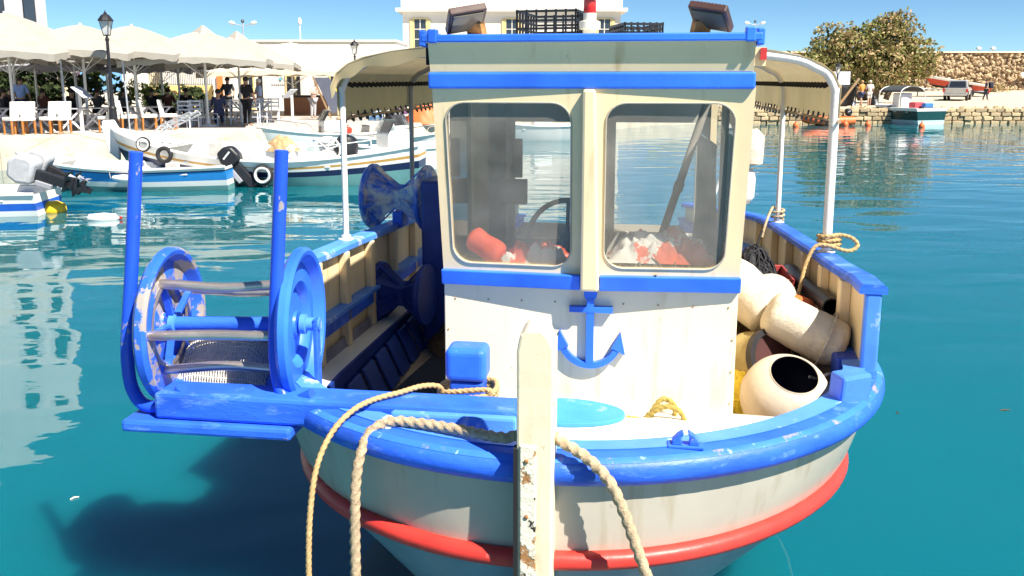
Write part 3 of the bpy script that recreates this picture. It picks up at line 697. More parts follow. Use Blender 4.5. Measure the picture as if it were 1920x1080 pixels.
for P in ([(-1.727, .42, 2.205), (-1.787, .42, 1.715), (-1.828, .42, 1.430), (-1.834, .41, 1.30), (-1.81, .39, 1.18), (-1.74, .37, 1.115), (-1.62, .36, 1.13), (-1.56, .36, 1.205)],
          [(-1.092, .42, 2.219), (-1.124, .42, 1.848), (-1.158, .42, 1.458), (-1.157, .41, 1.30), (-1.127, .39, 1.195), (-1.07, .37, 1.165), (-.98, .36, 1.205)]):
    m = MB(); m.tube(cat(P, 10), .028, 16); m.build('guide_tube', BARWORN, haul, smooth=60)

# ---- hourglass line rollers on the left
def roller(c, w, Rr, nm, mat):
    m = MB(); c = Vector(c)
    axv = Vector((1, -.12, 0)).normalized()
    m.lathe([(Rr * .98, -w * .46), (Rr * .92, -w * .42), (Rr * .44, -w * .05), (Rr * .44, w * .05), (Rr * .92, w * .42), (Rr * .98, w * .46)], 4, c, axv, rot0=R(12)); r_ = m.build(nm, mat, boat)
    for sg in (-1, 1):
        m = MB(); m.lathe([(Rr * .3, -.018), (Rr * .97, -.022), (Rr * 1.02, -.010), (Rr * 1.02, .010), (Rr * .97, .022), (Rr * .3, .018)], 32, c + axv * sg * w * .47, axv); m.build('rim_disc', mat, r_, smooth=30)
        for k in range(4):
            a = R(12 + 45 + 90 * k); x_ = axv.orthogonal().normalized(); y_ = axv.cross(x_); d = x_ * math.cos(a) + y_ * math.sin(a); m = MB(); m.beam(c + d * Rr * .3 + axv * sg * w * .06, c + d * Rr * .95 + axv * sg * w * .44, .03, .012, d); m.build('vane', mat, r_)
roller((-1.42, 3.4, 1.62), .46, .245, 'line_roller', BLUEROLL)
roller((-1.25, 2.8, 1.02), .36, .215, 'line_roller', BLUED)
m = MB(); m.bb(-1.15, -.95, 2.95, 3.3, .45, 1.80); m.build('winch_column', BLUED, boat, bevel=.02)
m = MB(); m.bb(-1.46, -1.38, 3.3, 3.5, 1.40, 1.52); m.build('roller_mount', BLUEW, boat, bevel=.01)

# ---- awning: hoops, canvas, laced valances
ZT = [(0, 2.70), (.9, 2.665), (1.1, 2.64), (1.27, 2.605), (1.37, 2.565), (1.44, 2.51), (1.475, 2.43)]
aw = bpy.data.objects.new('awning', None); COL.objects.link(aw); aw.parent = boat
hx_ = [(-z[0], z[1]) for z in ZT[::-1]] + [(z[0], z[1]) for z in ZT[1:]]
for y, mt, dz in ((2.3, WHITEM, 0), (4.0, GREYM, 0), (5.9, WHITEM, 0)):
    for sd in (-1, 1):
        mt2 = WHITEM if (sd > 0 or y < 3) else GREYM; hr = .027 if (sd > 0 and y < 3) else .019
        zc = pw(CAPZ, y) + .045; xe = bw(y) - .02
        m = MB(); m.tube(cat([(sd * xe, y, zc), (sd * 1.475, y, 2.38), (sd * 1.475, y, 2.43), (sd * 1.44, y, 2.51), (sd * 1.37, y, 2.565), (sd * 1.1, y, 2.64), (0, y, 2.70)], 6), hr, 12); m.build('hoop', mt2, aw, smooth=60)
        m = MB(); m.lathe([(.05, 0), (.05, .008), (.03, .012), (.03, .03)], 14, (sd * xe, y, zc)); m.build('foot_plate', mt2, aw, smooth=40)
rn = random.Random(5)
def canv(s, t):
    k = s * (len(hx_) - 1); i = min(int(k), len(hx_) - 2); f = k - i
    x = lerp(hx_[i][0], hx_[i + 1][0], f); z = lerp(hx_[i][1], hx_[i + 1][1], f); y = 2.27 + t * 3.7
    sag = -.035 * abs(math.sin((y - 2.3) * math.pi / 1.75)) * (1 - (x / 1.5) ** 2)
    if x < 0 and t < .001: y -= .10
    return (x * 1.012, y, z + .03 + sag)
m = MB(); m.grid(canv, 36, 40); m.build('canvas', TARP, aw, smooth=60)
m = MB()
def lip(s, q):
    k = s * 6.0; i = min(int(k), 5); f = k - i; x = lerp(hx_[i][0], hx_[i + 1][0], f); z = lerp(hx_[i][1], hx_[i + 1][1], f)
    return (x * 1.02, 2.17 + .02 * q, z + .032 - q * (.075 + .015 * math.sin(s * 21)))
m.grid(lip, 40, 3); m.build('front_lip', TARP, aw, smooth=60)
for sd in (-1, 1):
    def val(s, t, sd=sd):
        y = 2.27 + s * 3.7; z = lerp(2.47, 2.285 - .012 * abs(math.sin(y * 11)), t)
        return (sd * (1.50 + .012 * math.sin(y * 7) * t), y, z)
    m = MB(); m.grid(val, 120, 3); m.build('valance', TARP, aw, smooth=60)
    m = MB(); P = [(sd * (1.44 + .02 * math.cos(k * math.pi)), 2.3 + k * .05, 2.47 + .012 * math.cos(k * math.pi)) for k in range(73)]
    m.tube(P, .008, 5); m.build('lacing', DARK, aw)
    for k in range(23):
        y = 2.35 + k * .155; m = MB()
        m.tube([(sd * 1.495, y, 2.30), (sd * 1.49, y + .02, 2.25), (sd * 1.49, y + .055, 2.235), (sd * 1.495, y + .075, 2.27)], .007, 5)
        m.build('hem_loop', BLACKP, aw)
    m = MB(); m.tube([(sd * 1.495, 2.25 + .1 * k, 2.262 + .004 * math.sin(k * 2.1)) for k in range(37)], .011, 6); m.build('hem_cord', ROPEW, aw)

# ------------------------------------------------------------------ loose things aboard
def loose(name, label, ct, p=(0, 0, 0), group=None):
    return aboard(name, label, ct, p, group)
def single(m, name, mat, label, ct, p=(0, 0, 0), group=None, **k):
    """one mesh given in boat coordinates, its origin moved to p"""
    m.v = [(a - p[0], b - p[1], c - p[2]) for a, b, c in m.v]
    o = m.build(name, mat, None, **k); o.location = BOATM @ Vector(p); o.rotation_euler = (0, 0, -TH)
    return tag(o, label, ct, group)
def rope(P, r, k=14, n=12, tw=None):
    q = cat(P, 24); o = [q[0]]; st = r * .30
    for a, b in zip(q, q[1:]):
        d = (b - a).length; c = max(1, int(d / st))
        for i in range(1, c + 1): o.append(a.lerp(b, i / c))
    m = MB(); m.tube(o, r, n, lobes=3, twist=2 * math.pi / (r * 2.3), depth=.16); return m
# thin tan line from the bollard over the rail
bx0, bx1, by0, by1 = -.462, -.290, .588, .732
P = []
for k, z in enumerate((1.11, 1.115, 1.14, 1.135, 1.165)):
    e = .014
    for q, (x, y) in enumerate(((bx0 - e, by0 - e), (bx1 + e, by0 - e), (bx1 + e, by1 + e), (bx0 - e, by1 + e))):
        if k == 4 and q > 1: break
        P.append((x, y, z + .006 * q + (.012 if q in (1, 2) else 0)))
P = [(-.18, .66, .99), (-.20, .62, 1.02), (-.235, .58, 1.10), (-.272, .57, 1.145)] + P[::-1]
P += [(-.48, .565, 1.185), (-.54, .50, 1.215), (-.62, .40, 1.218), (-.70, .32, 1.216), (-.76, .22, 1.205), (-.815, .13, 1.15), (-.85, .05, 1.05), (-.865, .0, .90), (-.87, -.03, .70), (-.87, -.04, .45), (-.87, -.04, -.15)]
single(rope(P, .0108, 8), 'mooring_rope', ROPEY, 'thin tan mooring line tied round the blue bollard and hanging over the left bow', 'rope', (-.9, 0, 0), 'bow mooring ropes', smooth=60)
P = [(-.03, .06, 1.24), (-.075, .0, 1.235), (-.14, .02, 1.215), (-.30, .09, 1.205), (-.46, .14, 1.20), (-.58, .155, 1.195), (-.655, .13, 1.165), (-.685, .085, 1.10), (-.70, .055, 1.0), (-.705, .04, .85), (-.71, .04, .6), (-.715, .04, -.15)]
single(rope(P, .019), 'mooring_rope', ROPEW, 'thick twisted rope from the stem post hanging in shadow down the left bow', 'rope', (-.7, 0, 0), 'bow mooring ropes', smooth=60)
P = [(.03, .06, 1.24), (.08, -.02, 1.235), (.14, -.05, 1.215), (.20, -.075, 1.185), (.265, -.09, 1.12), (.315, -.10, 1.02), (.36, -.11, .90), (.405, -.12, .78), (.465, -.14, .62), (.55, -.17, .35), (.65, -.2, -.15)]
single(rope(P, .019), 'mooring_rope', ROPEW, 'thick sunlit twisted rope from the stem post down the right bow', 'rope', (.4, -.1, 0), 'bow mooring ropes', smooth=60)
m = MB(); m.tube(cat([(.0, .06, 1.235), (-.072, -.0, 1.24), (-.03, -.13, 1.235), (.04, -.13, 1.238), (.08, 0, 1.24), (.03, .06, 1.235)], 8), .005, 6)
# olive rope coil by the cabin foot
P = [(.30, .80, 1.0), (.36, .80, .995), (.42, .815, .99), (.44, .83, 1.03), (.48, .85, 1.075), (.53, .86, 1.05), (.54, .85, .99)]
P2 = [(.40, .82, .99), (.43, .81, 1.02), (.49, .80, 1.06), (.55, .80, 1.045), (.585, .81, .985)]
m = rope(P, .0115); m2 = rope(P2, .0115); m.add(m2.v, m2.f)
single(m, 'rope_tail', ROPEO, 'short olive rope looped on the white foredeck at the cabin foot', 'rope', (.45, .82, .98), smooth=60)

# right-hand well: floats, tubs and nets
def capsule(a, b, r, n=18, seed=0, lump=.06):
    a = Vector(a); b = Vector(b); L = (b - a).length; prof = []
    for k in range(7): t = R(90 * k / 6); prof.append((r * math.sin(t), r * .5 * (1 - math.cos(t))))
    prof += [(r, lerp(r * .5, L - r * .5, k / 8)) for k in range(1, 8)]
    for k in range(7): t = R(90 - 90 * k / 6); prof.append((r * math.sin(t), L - r * .5 * (1 - math.cos(t))))
    m = MB(); m.lathe(prof, n, a, b - a)
    ctr = (a + b) / 2
    m.v = [tuple(Vector(p) + (Vector(p) - ctr).normalized() * lump * r * 2 * mnoise.noise(Vector(p) * 9 + Vector((seed, 0, 0)))) for p in m.v]
    return m
single(capsule((1.04, 1.62, 1.31), (1.43, 1.50, 1.14), .125, seed=1), 'foam_float', FOAM, 'long weathered white foam float with cord ends, nearest the right bulwark', 'float', (1.2, 1.55, 1.1), 'foam floats in the right well', smooth=60)
single(capsule((.80, 2.05, 1.42), (1.12, 1.72, 1.24), .145, seed=2), 'foam_float', FOAM, 'fat white foam float leaning against the cabin wall behind the long one', 'float', (.95, 1.9, 1.2), 'foam floats in the right well', smooth=60)
P = []
for k in range(20):
    a = 2 * math.pi * k / 20; P.append(Vector((1.33, 1.53, 1.185)) + Vector((0, .94, .33)).normalized() * 0 + Matrix.Rotation(0, 3, 'X') @ (Vector((.09 * math.cos(a) * .35, .136 * math.cos(a), .0)) + Vector((.05 * math.sin(a), 0, .136 * math.sin(a)))))
m = MB(); m.tube(P, .006, 6, closed=True); m.tube(cat([(1.40, 1.45, 1.09), (1.36, 1.36, 1.05), (1.30, 1.30, 1.075), (1.25, 1.27, 1.06), (1.20, 1.25, 1.075)], 8), .008, 8)
single(m, 'float_cord', ROPEG, 'grey cord knotted round the end of the long foam float', 'rope', (1.33, 1.4, 1.1), smooth=60)
m = MB(); m.tube(cat([(1.395, 1.60, 1.27), (1.35, 1.57, 1.245), (1.32, 1.55, 1.25), (1.29, 1.53, 1.23)], 8), .012, 10, lobes=3, twist=70)
single(m, 'hook_line', ROPEG, 'short frayed line hanging from the black bulwark hook', 'rope', (1.35, 1.57, 1.25), smooth=60)
# big ball float with an open dark mouth
ctr = Vector((1.09, 1.235, .965)); ax = Vector((.10, -.52, .85)).normalized(); r = .215
t = thing('ball_float', 'big stained white ball float with a dark open mouth behind the foredeck', 'float', BOATM @ ctr, -TH)
m = MB(); m.lathe([(r * math.sin(R(a)), r * math.cos(R(a))) for a in range(31, 181, 8)] + [(0, -r)], 40, (0, 0, 0), ax, cap=False); m.build('shell', BUOYW, t, smooth=60)
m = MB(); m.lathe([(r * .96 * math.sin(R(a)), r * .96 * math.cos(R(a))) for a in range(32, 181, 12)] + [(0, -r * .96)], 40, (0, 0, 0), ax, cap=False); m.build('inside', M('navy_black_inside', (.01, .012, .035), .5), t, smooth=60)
m = MB(); m.lathe([(r * .52, r * .85), (r * .53, r * .865), (r * .54, r * .85)], 40, (0, 0, 0), ax, cap=False); m.build('lip', BUOYW, t, smooth=60)
m = MB(); m.lathe([(r * 1.0, -.004), (r * 1.012, 0), (r * 1.0, .004)], 48, (0, 0, 0), ax, cap=False); m.build('mould_seam', BUOYW, t, smooth=60)
m = MB(); m.tube([Vector((-.05, -.16, -.13)) + Vector((.02 * math.cos(a), -.012, .02 * math.sin(a))) for a in [R(30 * k) for k in range(12)]], .006, 6, closed=True); m.build('eyelet', BUOYW, t, smooth=60)
m = MB(); m.lathe([(.001, .13)] + [(.14 * math.sin(R(a)), .14 * math.cos(R(a))) for a in range(10, 180, 10)] + [(.001, -.14)], 28, (1.13, 2.02, 1.27), (0, 0, 1)); single(m, 'ball_float', BUOYW, 'small white ball float half hidden between foam float and maroon tub', 'float', (1.13, 2.02, 1.15), smooth=60)
m = MB(); m.lathe([(.001, .07), (.05, .065), (.085, .03), (.09, -.02), (.07, -.07), (.001, -.08)], 18, (1.28, 1.95, 1.23), (.3, 0, 1)); single(m, 'orange_float', ORANGE, 'small orange float lying behind the white foam float', 'float', (1.28, 1.95, 1.15), smooth=60)
# supports so that the heap is a heap: crate under the tub, net heap under the floats
def heap(c, rx, ry, h, seed, n=26, amp=.25):
    m = MB(); c = Vector(c)
    def f(s, q):
        a = 2 * math.pi * s; rr = q
        z = h * (1 - rr ** 2) + amp * h * mnoise.noise(Vector((rx * rr * math.cos(a) * 12, ry * rr * math.sin(a) * 12, seed)))
        k = 1 + .15 * mnoise.noise(Vector((math.cos(a) * 2, math.sin(a) * 2, seed)))
        return c + Vector((rx * rr * k * math.cos(a), ry * rr * k * math.sin(a), z * (1 if rr < 1 else 0)))
    m.grid(f, n, 9); return m
def strands(c, rx, ry, h, seed, n, r=.004, L=.3):
    rd = random.Random(seed); m = MB(); c = Vector(c)
    for i in range(n):
        a = rd.uniform(0, 6.28); q = math.sqrt(rd.random()) * .9
        x, y = rx * q * math.cos(a), ry * q * math.sin(a); d = rd.uniform(0, 6.28); P = []
        for k in range(6):
            xx = x + math.cos(d) * L * (k - 2.5) / 6; yy = y + math.sin(d) * L * (k - 2.5) / 6; d += rd.uniform(-.6, .6)
            qq = min(1, (xx / rx) ** 2 + (yy / ry) ** 2)
            P.append(c + Vector((xx, yy, h * (1 - qq) + rd.uniform(0, .04))))
        m.tube(cat(P, 3), r, 5)
    return m
def netheap(name, label, c, rx, ry, h, seed, mat, n=60, r=.004, parent=None):
    t = thing(name, label, 'net', BOATM @ Vector(c), -TH)
    heap((0, 0, 0), rx, ry, h, seed).build('bulk', mat, t, smooth=60)
    tag(strands((0, 0, 0), rx, ry, h, seed, n, r).build('twine', mat, t, smooth=60), kind='stuff'); return t
netheap('yellow_net', 'bright yellow netting bunched against the cabin wall in the right well', (.97, 1.62, .762), .16, .26, .36, 3, YNET, 90, .006)
netheap('brown_net', 'brown fishing net heaped low along the right side deck', (1.05, 2.15, .762), .3, .35, .42, 5, BROWNNET, 60)
t = thing('tub', 'maroon plastic tub of black netting beside the right bulwark', 'tub', BOATM @ Vector((1.14, 2.45, 1.08)), -TH)
m = MB()
for s0, s1 in ((((-.15, -.2), (.15, -.2)), 0), (((.15, -.2), (.15, .2)), 0), (((.15, .2), (-.15, .2)), 0), (((-.15, .2), (-.15, -.2)), 0)):
    (a, b), (c, d) = s0
    m.hexa([(a * .88, b * .88, 0), (c * .88, d * .88, 0), (c * .82, d * .82, 0), (a * .82, b * .82, 0), (a * 1.06, b * 1.06, .25), (c * 1.06, d * 1.06, .25), (c * .98, d * .98, .25), (a * .98, b * .98, .25)])
m.build('wall', MAROON, t, bevel=.003); m = MB(); m.bb(-.13, .13, -.17, .17, .002, .012); m.build('base', MAROON, t)
m = MB(); m.bb(-.004, .016, -.225, -.198, .02, .24); m.build('strap', BLACKP, t)
m = MB(); m.bb(.98, 1.30, 2.25, 2.7, .762, 1.078); single(m, 'storage_box', M('box_blue_grey', (.12, .15, .2), .6), 'grey blue storage box under the maroon tub', 'box', (1.14, 2.47, .762), bevel=.01)
heap((0, 0, 0), .17, .2, .26, 8).build('black_netting', BNET, t, smooth=60, loc=(-.05, .0, .12))
tag(strands((-.05, 0, .12), .17, .2, .26, 9, 60, .005).build('netting_twine', BNET, t, smooth=60), kind='stuff')
# olive drum lying with its black rim towards the bow
t = thing('drum', 'olive plastic drum with black rim lying behind the big ball float', 'drum', BOATM @ Vector((1.0, 1.62, 1.02)), -TH)
ax = Vector((.42, -.62, .30)).normalized()
m = MB(); m.lathe([(.12, -.32), (.15, -.3), (.155, -.05), (.162, -.04), (.162, -.01), (.155, 0), (.15, .13), (.155, .14), (.13, .141), (.125, .0), (.10, -.1)], 32, (0, 0, 0), ax, cap=True); m.build('shell', OLIVE, t, smooth=40)
m = MB(); m.lathe([(.135, .1415), (.135, .16), (.165, .16), (.165, .12), (.157, .12)], 32, (0, 0, 0), ax, cap=False); m.build('rim', BLACKP, t, smooth=40)
m = MB(); m.lathe([(.001, .139), (.134, .1395)], 32, (0, 0, 0), ax, cap=False); m.build('lid', M('dark_red_lid', (.05, .012, .01), .6), t)
m = MB(); m.hexa([(1.22, 1.14, .99), (1.34, 1.10, .985), (1.36, 1.13, .985), (1.24, 1.17, .99), (1.30, 1.28, 1.12), (1.40, 1.20, 1.06), (1.42, 1.22, 1.06), (1.32, 1.30, 1.12)])
m = MB(); m.hexa([(1.10, 1.36, .762), (1.13, 1.34, .762), (1.15, 1.36, .762), (1.12, 1.38, .762), (1.30, 1.20, 1.09), (1.34, 1.18, 1.07), (1.36, 1.20, 1.07), (1.32, 1.22, 1.09)])
single(m, 'wooden_board', M('brown_board', (.30, .19, .10), .6, var=.25, vs=9, stretch=(4, 1, 1)), 'narrow brown board leaning between ball float and blue bitt', 'board', (1.12, 1.36, .762))
# black hose along the right bulwark
m = MB(); m.tube(cat([(1.36, 3.3, 1.10), (1.385, 2.9, 1.24), (1.37, 2.55, 1.27), (1.385, 2.2, 1.28), (1.40, 1.88, 1.295), (1.40, 1.74, 1.30)], 8), .045, 16, cap=False); hs = single(m, 'black_hose', BLACKP, 'thick black hose lying along the inside of the right bulwark', 'hose', (1.38, 2.5, 1.25), smooth=60, solid=.008)
# white floats hanging by the cabin's right rear corner
m = MB(); m.lathe([(.001, .42), (.05, .415), (.09, .37), (.095, .28), (.09, .23), (.03, .21)], 16, (.96, 2.12, 1.80)); m.lathe([(.02, .205), (.07, .195), (.085, .14), (.08, .04), (.04, .0), (.001, -.002)], 16, (.955, 2.12, 1.80)); 
t = thing('hanging_fender', 'white double fender hanging beside the cabin, above the right bulwark', 'fender', BOATM @ Vector((.955, 2.12, 1.80)), -TH)
m = MB(); m.lathe([(.001, .42), (.05, .415), (.085, .37), (.09, .28), (.085, .23), (.03, .215)], 16, (.02, 0, 0)); m.v = [tuple(Vector(p) * (1 + .08 * mnoise.noise(Vector(p) * 12))) for p in m.v]; m.build('upper_bulb', FOAM, t, smooth=60)
m = MB(); m.lathe([(.02, .21), (.06, .195), (.07, .14), (.068, .04), (.04, .0), (.001, -.002)], 16); m.build('lower_bulb', M('white_enamel', 0), t, smooth=60)
m = MB(); m.tube([(0, 0, .2), (.02, 0, .42), (-.02, .02, .72)], .008, 6); m.build('cord', ROPEW, t)
# rope tied round the right front awning pole
y = 2.3; x = bw(y) - .02; zc = pw(CAPZ, y) + .05
P = [(x + .05 * math.cos(a) * (1 + .5 * (k % 7 == 0)), y + .05 * math.sin(a), zc + .02 + .012 * k / 3) for k, a in enumerate([R(50 * q) for q in range(22)])]
P += [(x + .13, y - .04, zc + .09), (x + .16, y - .06, zc + .05), (x + .1, y - .08, zc + .02), (x - .06, y - .07, zc + .05), (x - .13, y - .10, zc - .05), (x - .17, y - .15, zc - .20), (x - .21, y - .2, zc - .34)]
single(rope(P, .011, 6), 'lashing_rope', ROPEY, 'tan rope lashed round the foot of the right front awning pole', 'rope', (x, y, zc), 'pole lashings', smooth=60)
y = 4.0; x = bw(y) - .02; zc = pw(CAPZ, y) + .05
P = [(x + .045 * math.cos(a), y + .045 * math.sin(a), zc + .02 + .012 * k / 2) for k, a in enumerate([R(60 * q) for q in range(16)])] + [(x - .1, y - .1, zc + .02), (x - .14, y - .16, zc - .1)]
single(rope(P, .010, 6), 'lashing_rope', ROPEW, 'pale cord lashed round the foot of the right rear awning pole', 'rope', (x, y, zc), 'pole lashings', smooth=60)
m = MB(); m.tube([(x - .14, y - .16, zc - .05), (x - .26, y - .35, zc - .33)], .009, 6); single(m, 'strap', DARK, 'black strap stretched from the right rear awning pole into the well', 'strap', (x - .2, y - .3, zc - .3))
# white net bag under the drum
NB = .36
t = thing('net_bag', 'white mesh net heaped on the platform under the drum', 'net', BOATM @ Vector((-1.55, .84, .995)), -TH)
def nb(s, q):
    x = (s - .5) * .56; yv = (q - .5) * .44
    z = NB * max(0, 1 - (2 * abs(s - .5)) ** 4) * max(0, 1 - (2 * abs(q - .5)) ** 3) + .025 * mnoise.noise(Vector((x * 8, yv * 8, 2)))
    return Vector((x, yv, max(0.004, z)))
m = MB(); m.grid(nb, 44, 36); m.build('mesh', WNET, t, wire=.006)
m = MB(); m.grid(lambda s, q: nb(s, q) * .95 - Vector((0, 0, .012)) if nb(s, q).z > .03 else Vector((nb(s, q).x, nb(s, q).y, .002)), 30, 24); m.build('inner_folds', M('folded_white_net', (.66, .62, .55), .9, var=.2, vs=30, bump=.8, bs=60), t, smooth=60)
netheap('dark_net', 'dark brown net lying in the shade of the left well', (-.80, 3.0, .62), .3, .45, .22, 12, BROWNNET, 70)
# inside the cabin: bundled cloths, orange bag, pole, net
def cloth(cx_, cy_, w, d, z0, h, seed):
    m = MB()
    def f(s, q):
        x = cx_ + (s - .5) * w; yy = cy_ + (q - .5) * d
        e = min(1, 6 * min(s, 1 - s)) * min(1, 6 * min(q, 1 - q))
        zz = z0 + e * h * (.5 + .45 * mnoise.noise(Vector((x * 5, yy * 5, seed))) + .55 * abs(mnoise.noise(Vector((x * 13, yy * 13, seed + 3)))) + .25 * abs(mnoise.noise(Vector((x * 31, yy * 31, seed + 5)))))
        return (x + .03 * mnoise.noise(Vector((x * 9, yy * 9, seed + 7))), yy, max(z0 + .002, zz))
    m.grid(f, 80, 44); return m
single(cloth(-.13, 1.06, .42, .24, 1.622, .145, 1), 'cloth_bundle', CLOTHR, 'crumpled red and white cloth behind the left windscreen', 'cloth', (-.14, 1.1, 1.622), 'cloths on the dashboard', smooth=60)
single(cloth(.46, 1.08, .50, .24, 1.675, .125, 4), 'cloth_bundle', CLOTHW, 'white and red patterned cloth behind the right windscreen', 'cloth', (.46, 1.1, 1.66), 'cloths on the dashboard', smooth=60)
netheap('cabin_net', 'grey brown net bundled under the cloth behind the right windscreen', (.46, 1.06, 1.622), .27, .12, .08, 15, M('grey_brown_net', (.16, .14, .10), .9, var=.4, vs=30), 60, .004)
single(capsule((-.44, 1.06, 1.77), (-.28, 1.03, 1.665), .06, seed=5, lump=.2), 'orange_bag', M('orange_bag_cloth', (.72, .10, .045), .7, var=.2, vs=12), 'bright orange bag behind the left edge of the left windscreen', 'bag', (-.41, 1.07, 1.622), smooth=60)
m = MB(); m.tube([(.73, 1.95, 2.40), (.44, 1.75, 1.50)], .022, 10); m.lathe([(.028, 0), (.028, .05)], 10, (.57, 1.84, 1.9), (.29, .2, .9)); single(m, 'boat_hook', M('pole_grey_brown', (.25, .22, .18), .6, var=.2), 'grey pole leaning across the right windscreen inside the cabin', 'pole', (.44, 1.75, 1.5), smooth=60)
m = MB(); m.grid(lambda s, q: (.70 + .05 * math.sin(s * 9) * q, lerp(1.2, 2.1, s), lerp(2.2, 1.58 - .04 * math.sin(s * 6), q)), 24, 10); single(m, 'jacket', M('dark_teal_jacket', (.03, .06, .07), .8, var=.3, vs=9), 'dark jacket hanging inside the right cabin wall', 'jacket', (.70, 1.6, 1.6), smooth=60, solid=.02)
# on the roof: black crates
def crate(name, label, p, w, d, h, rz):
    t = thing(name, label, 'crate', BOATM @ Vector(p), -TH + rz, 'black crates on the cabin roof')
    for sx, sy, lx, ly in ((0, -1, w, 0), (0, 1, w, 0), (-1, 0, 0, d), (1, 0, 0, d)):
        m = MB(); x0, y0 = sx * w / 2, sy * d / 2; n = 6 if lx else 7; L = lx or ly
        def pt(u, z): return (x0 + (u * lx if lx else 0), y0 + (u * ly if ly else 0), z)
        for z in (0.008, h * .35, h * .62, h - .008): m.beam(pt(-.5, z), pt(.5, z), .006 if z < h - .01 else .012, .010)
        for k in range(n + 1): u = -.5 + k / n; m.beam(pt(u, 0), pt(u, h), .008, .006, (0, 1, 0))
        m.build('side', BLACKP, t)
    m = MB(); m.bb(-w / 2, w / 2, -d / 2, d / 2, .0, .006); m.build('base', BLACKP, t); return t
crate('plastic_crate', 'black plastic crate standing upright on the cabin roof left of the beacon', (-.04, 1.05, 2.676), .26, .34, .125, R(-8))
crate('plastic_crate', 'low black crate on the cabin roof right of the beacon', (.32, 1.15, 2.676), .17, .28, .075, R(15))

# ------------------------------------------------------------------ buildings, walls and trees behind the harbour
WALLW = M('white_plaster', (0.68, 0.64, 0.57), 0.85, var=0.06, vs=0.7, chip=(0.62, 0.57, 0.49), ca=0.62, cs=0.9, cw=0.2, bump=0.2, bs=4)
WALLC = M('cream_plaster', (0.72, 0.62, 0.42), 0.85, var=0.08, vs=0.8, chip=(0.55, 0.45, 0.28), ca=0.62, cs=0.9, cw=0.2)
WALLY = M('ochre_plaster', (0.72, 0.52, 0.20), 0.85, var=0.1, vs=0.9)
SHUT = M('yellow_shutter', (0.66, 0.52, 0.24), 0.6, var=0.1)
PANE = M('dark_window', (0.03, 0.035, 0.045), 0.1, var=0.1, spec=0.8)
TILE = M('terracotta_tile', (0.48, 0.20, 0.09), 0.8, var=0.25, vs=4, rvar=.25)
IRON = M('black_iron', (0.015, 0.015, 0.018), 0.45, var=0.2)
def pbox(m, u0, u1, v0, v1, Y, dep):     # a box whose front lies at distance Y, spanning pixels
    a = at(u0, v1, Y); b = at(u1, v0, Y); m.bb(a.x, b.x, Y, Y + dep, a.z, b.z); return m
def window(par, x0, x1, z0, z1, y, shut=True, fr=SHUT, cross=True):
    w = MB(); t = .09
    w.bb(x0, x1, y - .06, y + .02, z0 - t, z0); w.bb(x0, x1, y - .06, y + .02, z1, z1 + t); w.bb(x0 - t, x0, y - .06, y + .02, z0 - t, z1 + t); w.bb(x1, x1 + t, y - .06, y + .02, z0 - t, z1 + t)
    f = w.build('window', fr, par)
    w = MB(); w.bb(x0, x1, y - .012, y - .004, z0, z1); w.build('pane', PANE, f)
    if cross:
        w = MB(); xm = (x0 + x1) / 2; w.bb(xm - .03, xm + .03, y - .03, y - .013, z0, z1)
        for k in (1, 2): z = lerp(z0, z1, k / 3); w.bb(x0, xm - .032, y - .03, y - .013, z - .025, z + .025); w.bb(xm + .032, x1, y - .03, y - .013, z - .025, z + .025)
        w.build('glazing_bar', M('white_plaster', 0), f)
    if shut:
        for a, b in ((x0 - .55, x0 - .1), (x1 + .1, x1 + .55)):
            w = MB(); w.bb(a, b, y - .09, y - .035, z0 - .05, z1 + .05); w.build('shutter', fr, f, bevel=.01)
# left house, with its tiled eave, rises out of the picture
Y0 = 40; xr = at(90, 60, Y0 + 9).x
hs = thing('harbour_house', 'tall white house at the left edge behind the parasols', 'house', (xr - 8, Y0, QZ))
def lo(m, o): m.v = [(a - o.location.x, b - o.location.y, c - o.location.z) for a, b, c in m.v]; return m
m = MB(); m.bb(xr - 16, xr, Y0, Y0 + 9, QZ, 17.5); lo(m, hs).build('wall', M('lavender_grey_plaster', (.58, .56, .55), .85, var=.08, vs=.7), hs)
for k, z in enumerate((4.9, 8.2, 11.5)):
    for dx in (-.95, -4.2, -7.5):
        x1 = xr + dx; window(hs, x1 - 1.0 - hs.location.x, x1 - hs.location.x, z - QZ, z + 1.7 - QZ, -.0, shut=False, fr=IRON)
for yv in (4.3, 7.2):
    for z in (5.2, 8.6, 12.0):
        w = MB(); w.bb(-.02, .05, -.62, .62, -.08, 1.78); w.v = [(p[0] + xr - hs.location.x, p[1] + yv, p[2] + z - QZ) for p in w.v]; f = w.build('side_window', IRON, hs); w = MB(); w.bb(.051, .06, -.52, .52, .02, 1.68); w.v = [(p[0] + xr - hs.location.x, p[1] + yv, p[2] + z - QZ) for p in w.v]; w.build('pane', PANE, f)
        for dy in (-.9, .9): w = MB(); w.bb(.0, .06, -.26, .26, -.05, 1.75); w.v = [(p[0] + xr - hs.location.x, p[1] + yv + dy, p[2] + z - QZ) for p in w.v]; w.build('shutter', M('grey_shutter', (.5, .5, .52), .6), f)
rf = bpy.data.objects.new('eave', None); COL.objects.link(rf); rf.parent = hs; rf.location = (8.0, 1.0, -.1); rf.rotation_euler = (0, 0, R(90))
tm = MB(); tm.grid(lambda s, t: (.11 * math.cos(math.pi * (1 - s)), -t * .62, .10 * math.sin(math.pi * s) - t * .16), 6, 1)
tme = tm.mesh('roof_tile', TILE, smooth=60)
for row in range(3):
    for k in range(38):
        o = bpy.data.objects.new('roof_tile', tme); COL.objects.link(o); o.parent = rf; o.location = (7.6 - k * .2, .05 - row * .5, 4.55 - QZ - row * .14); o.rotation_euler = (0, 0, R(random.uniform(-2, 2)))
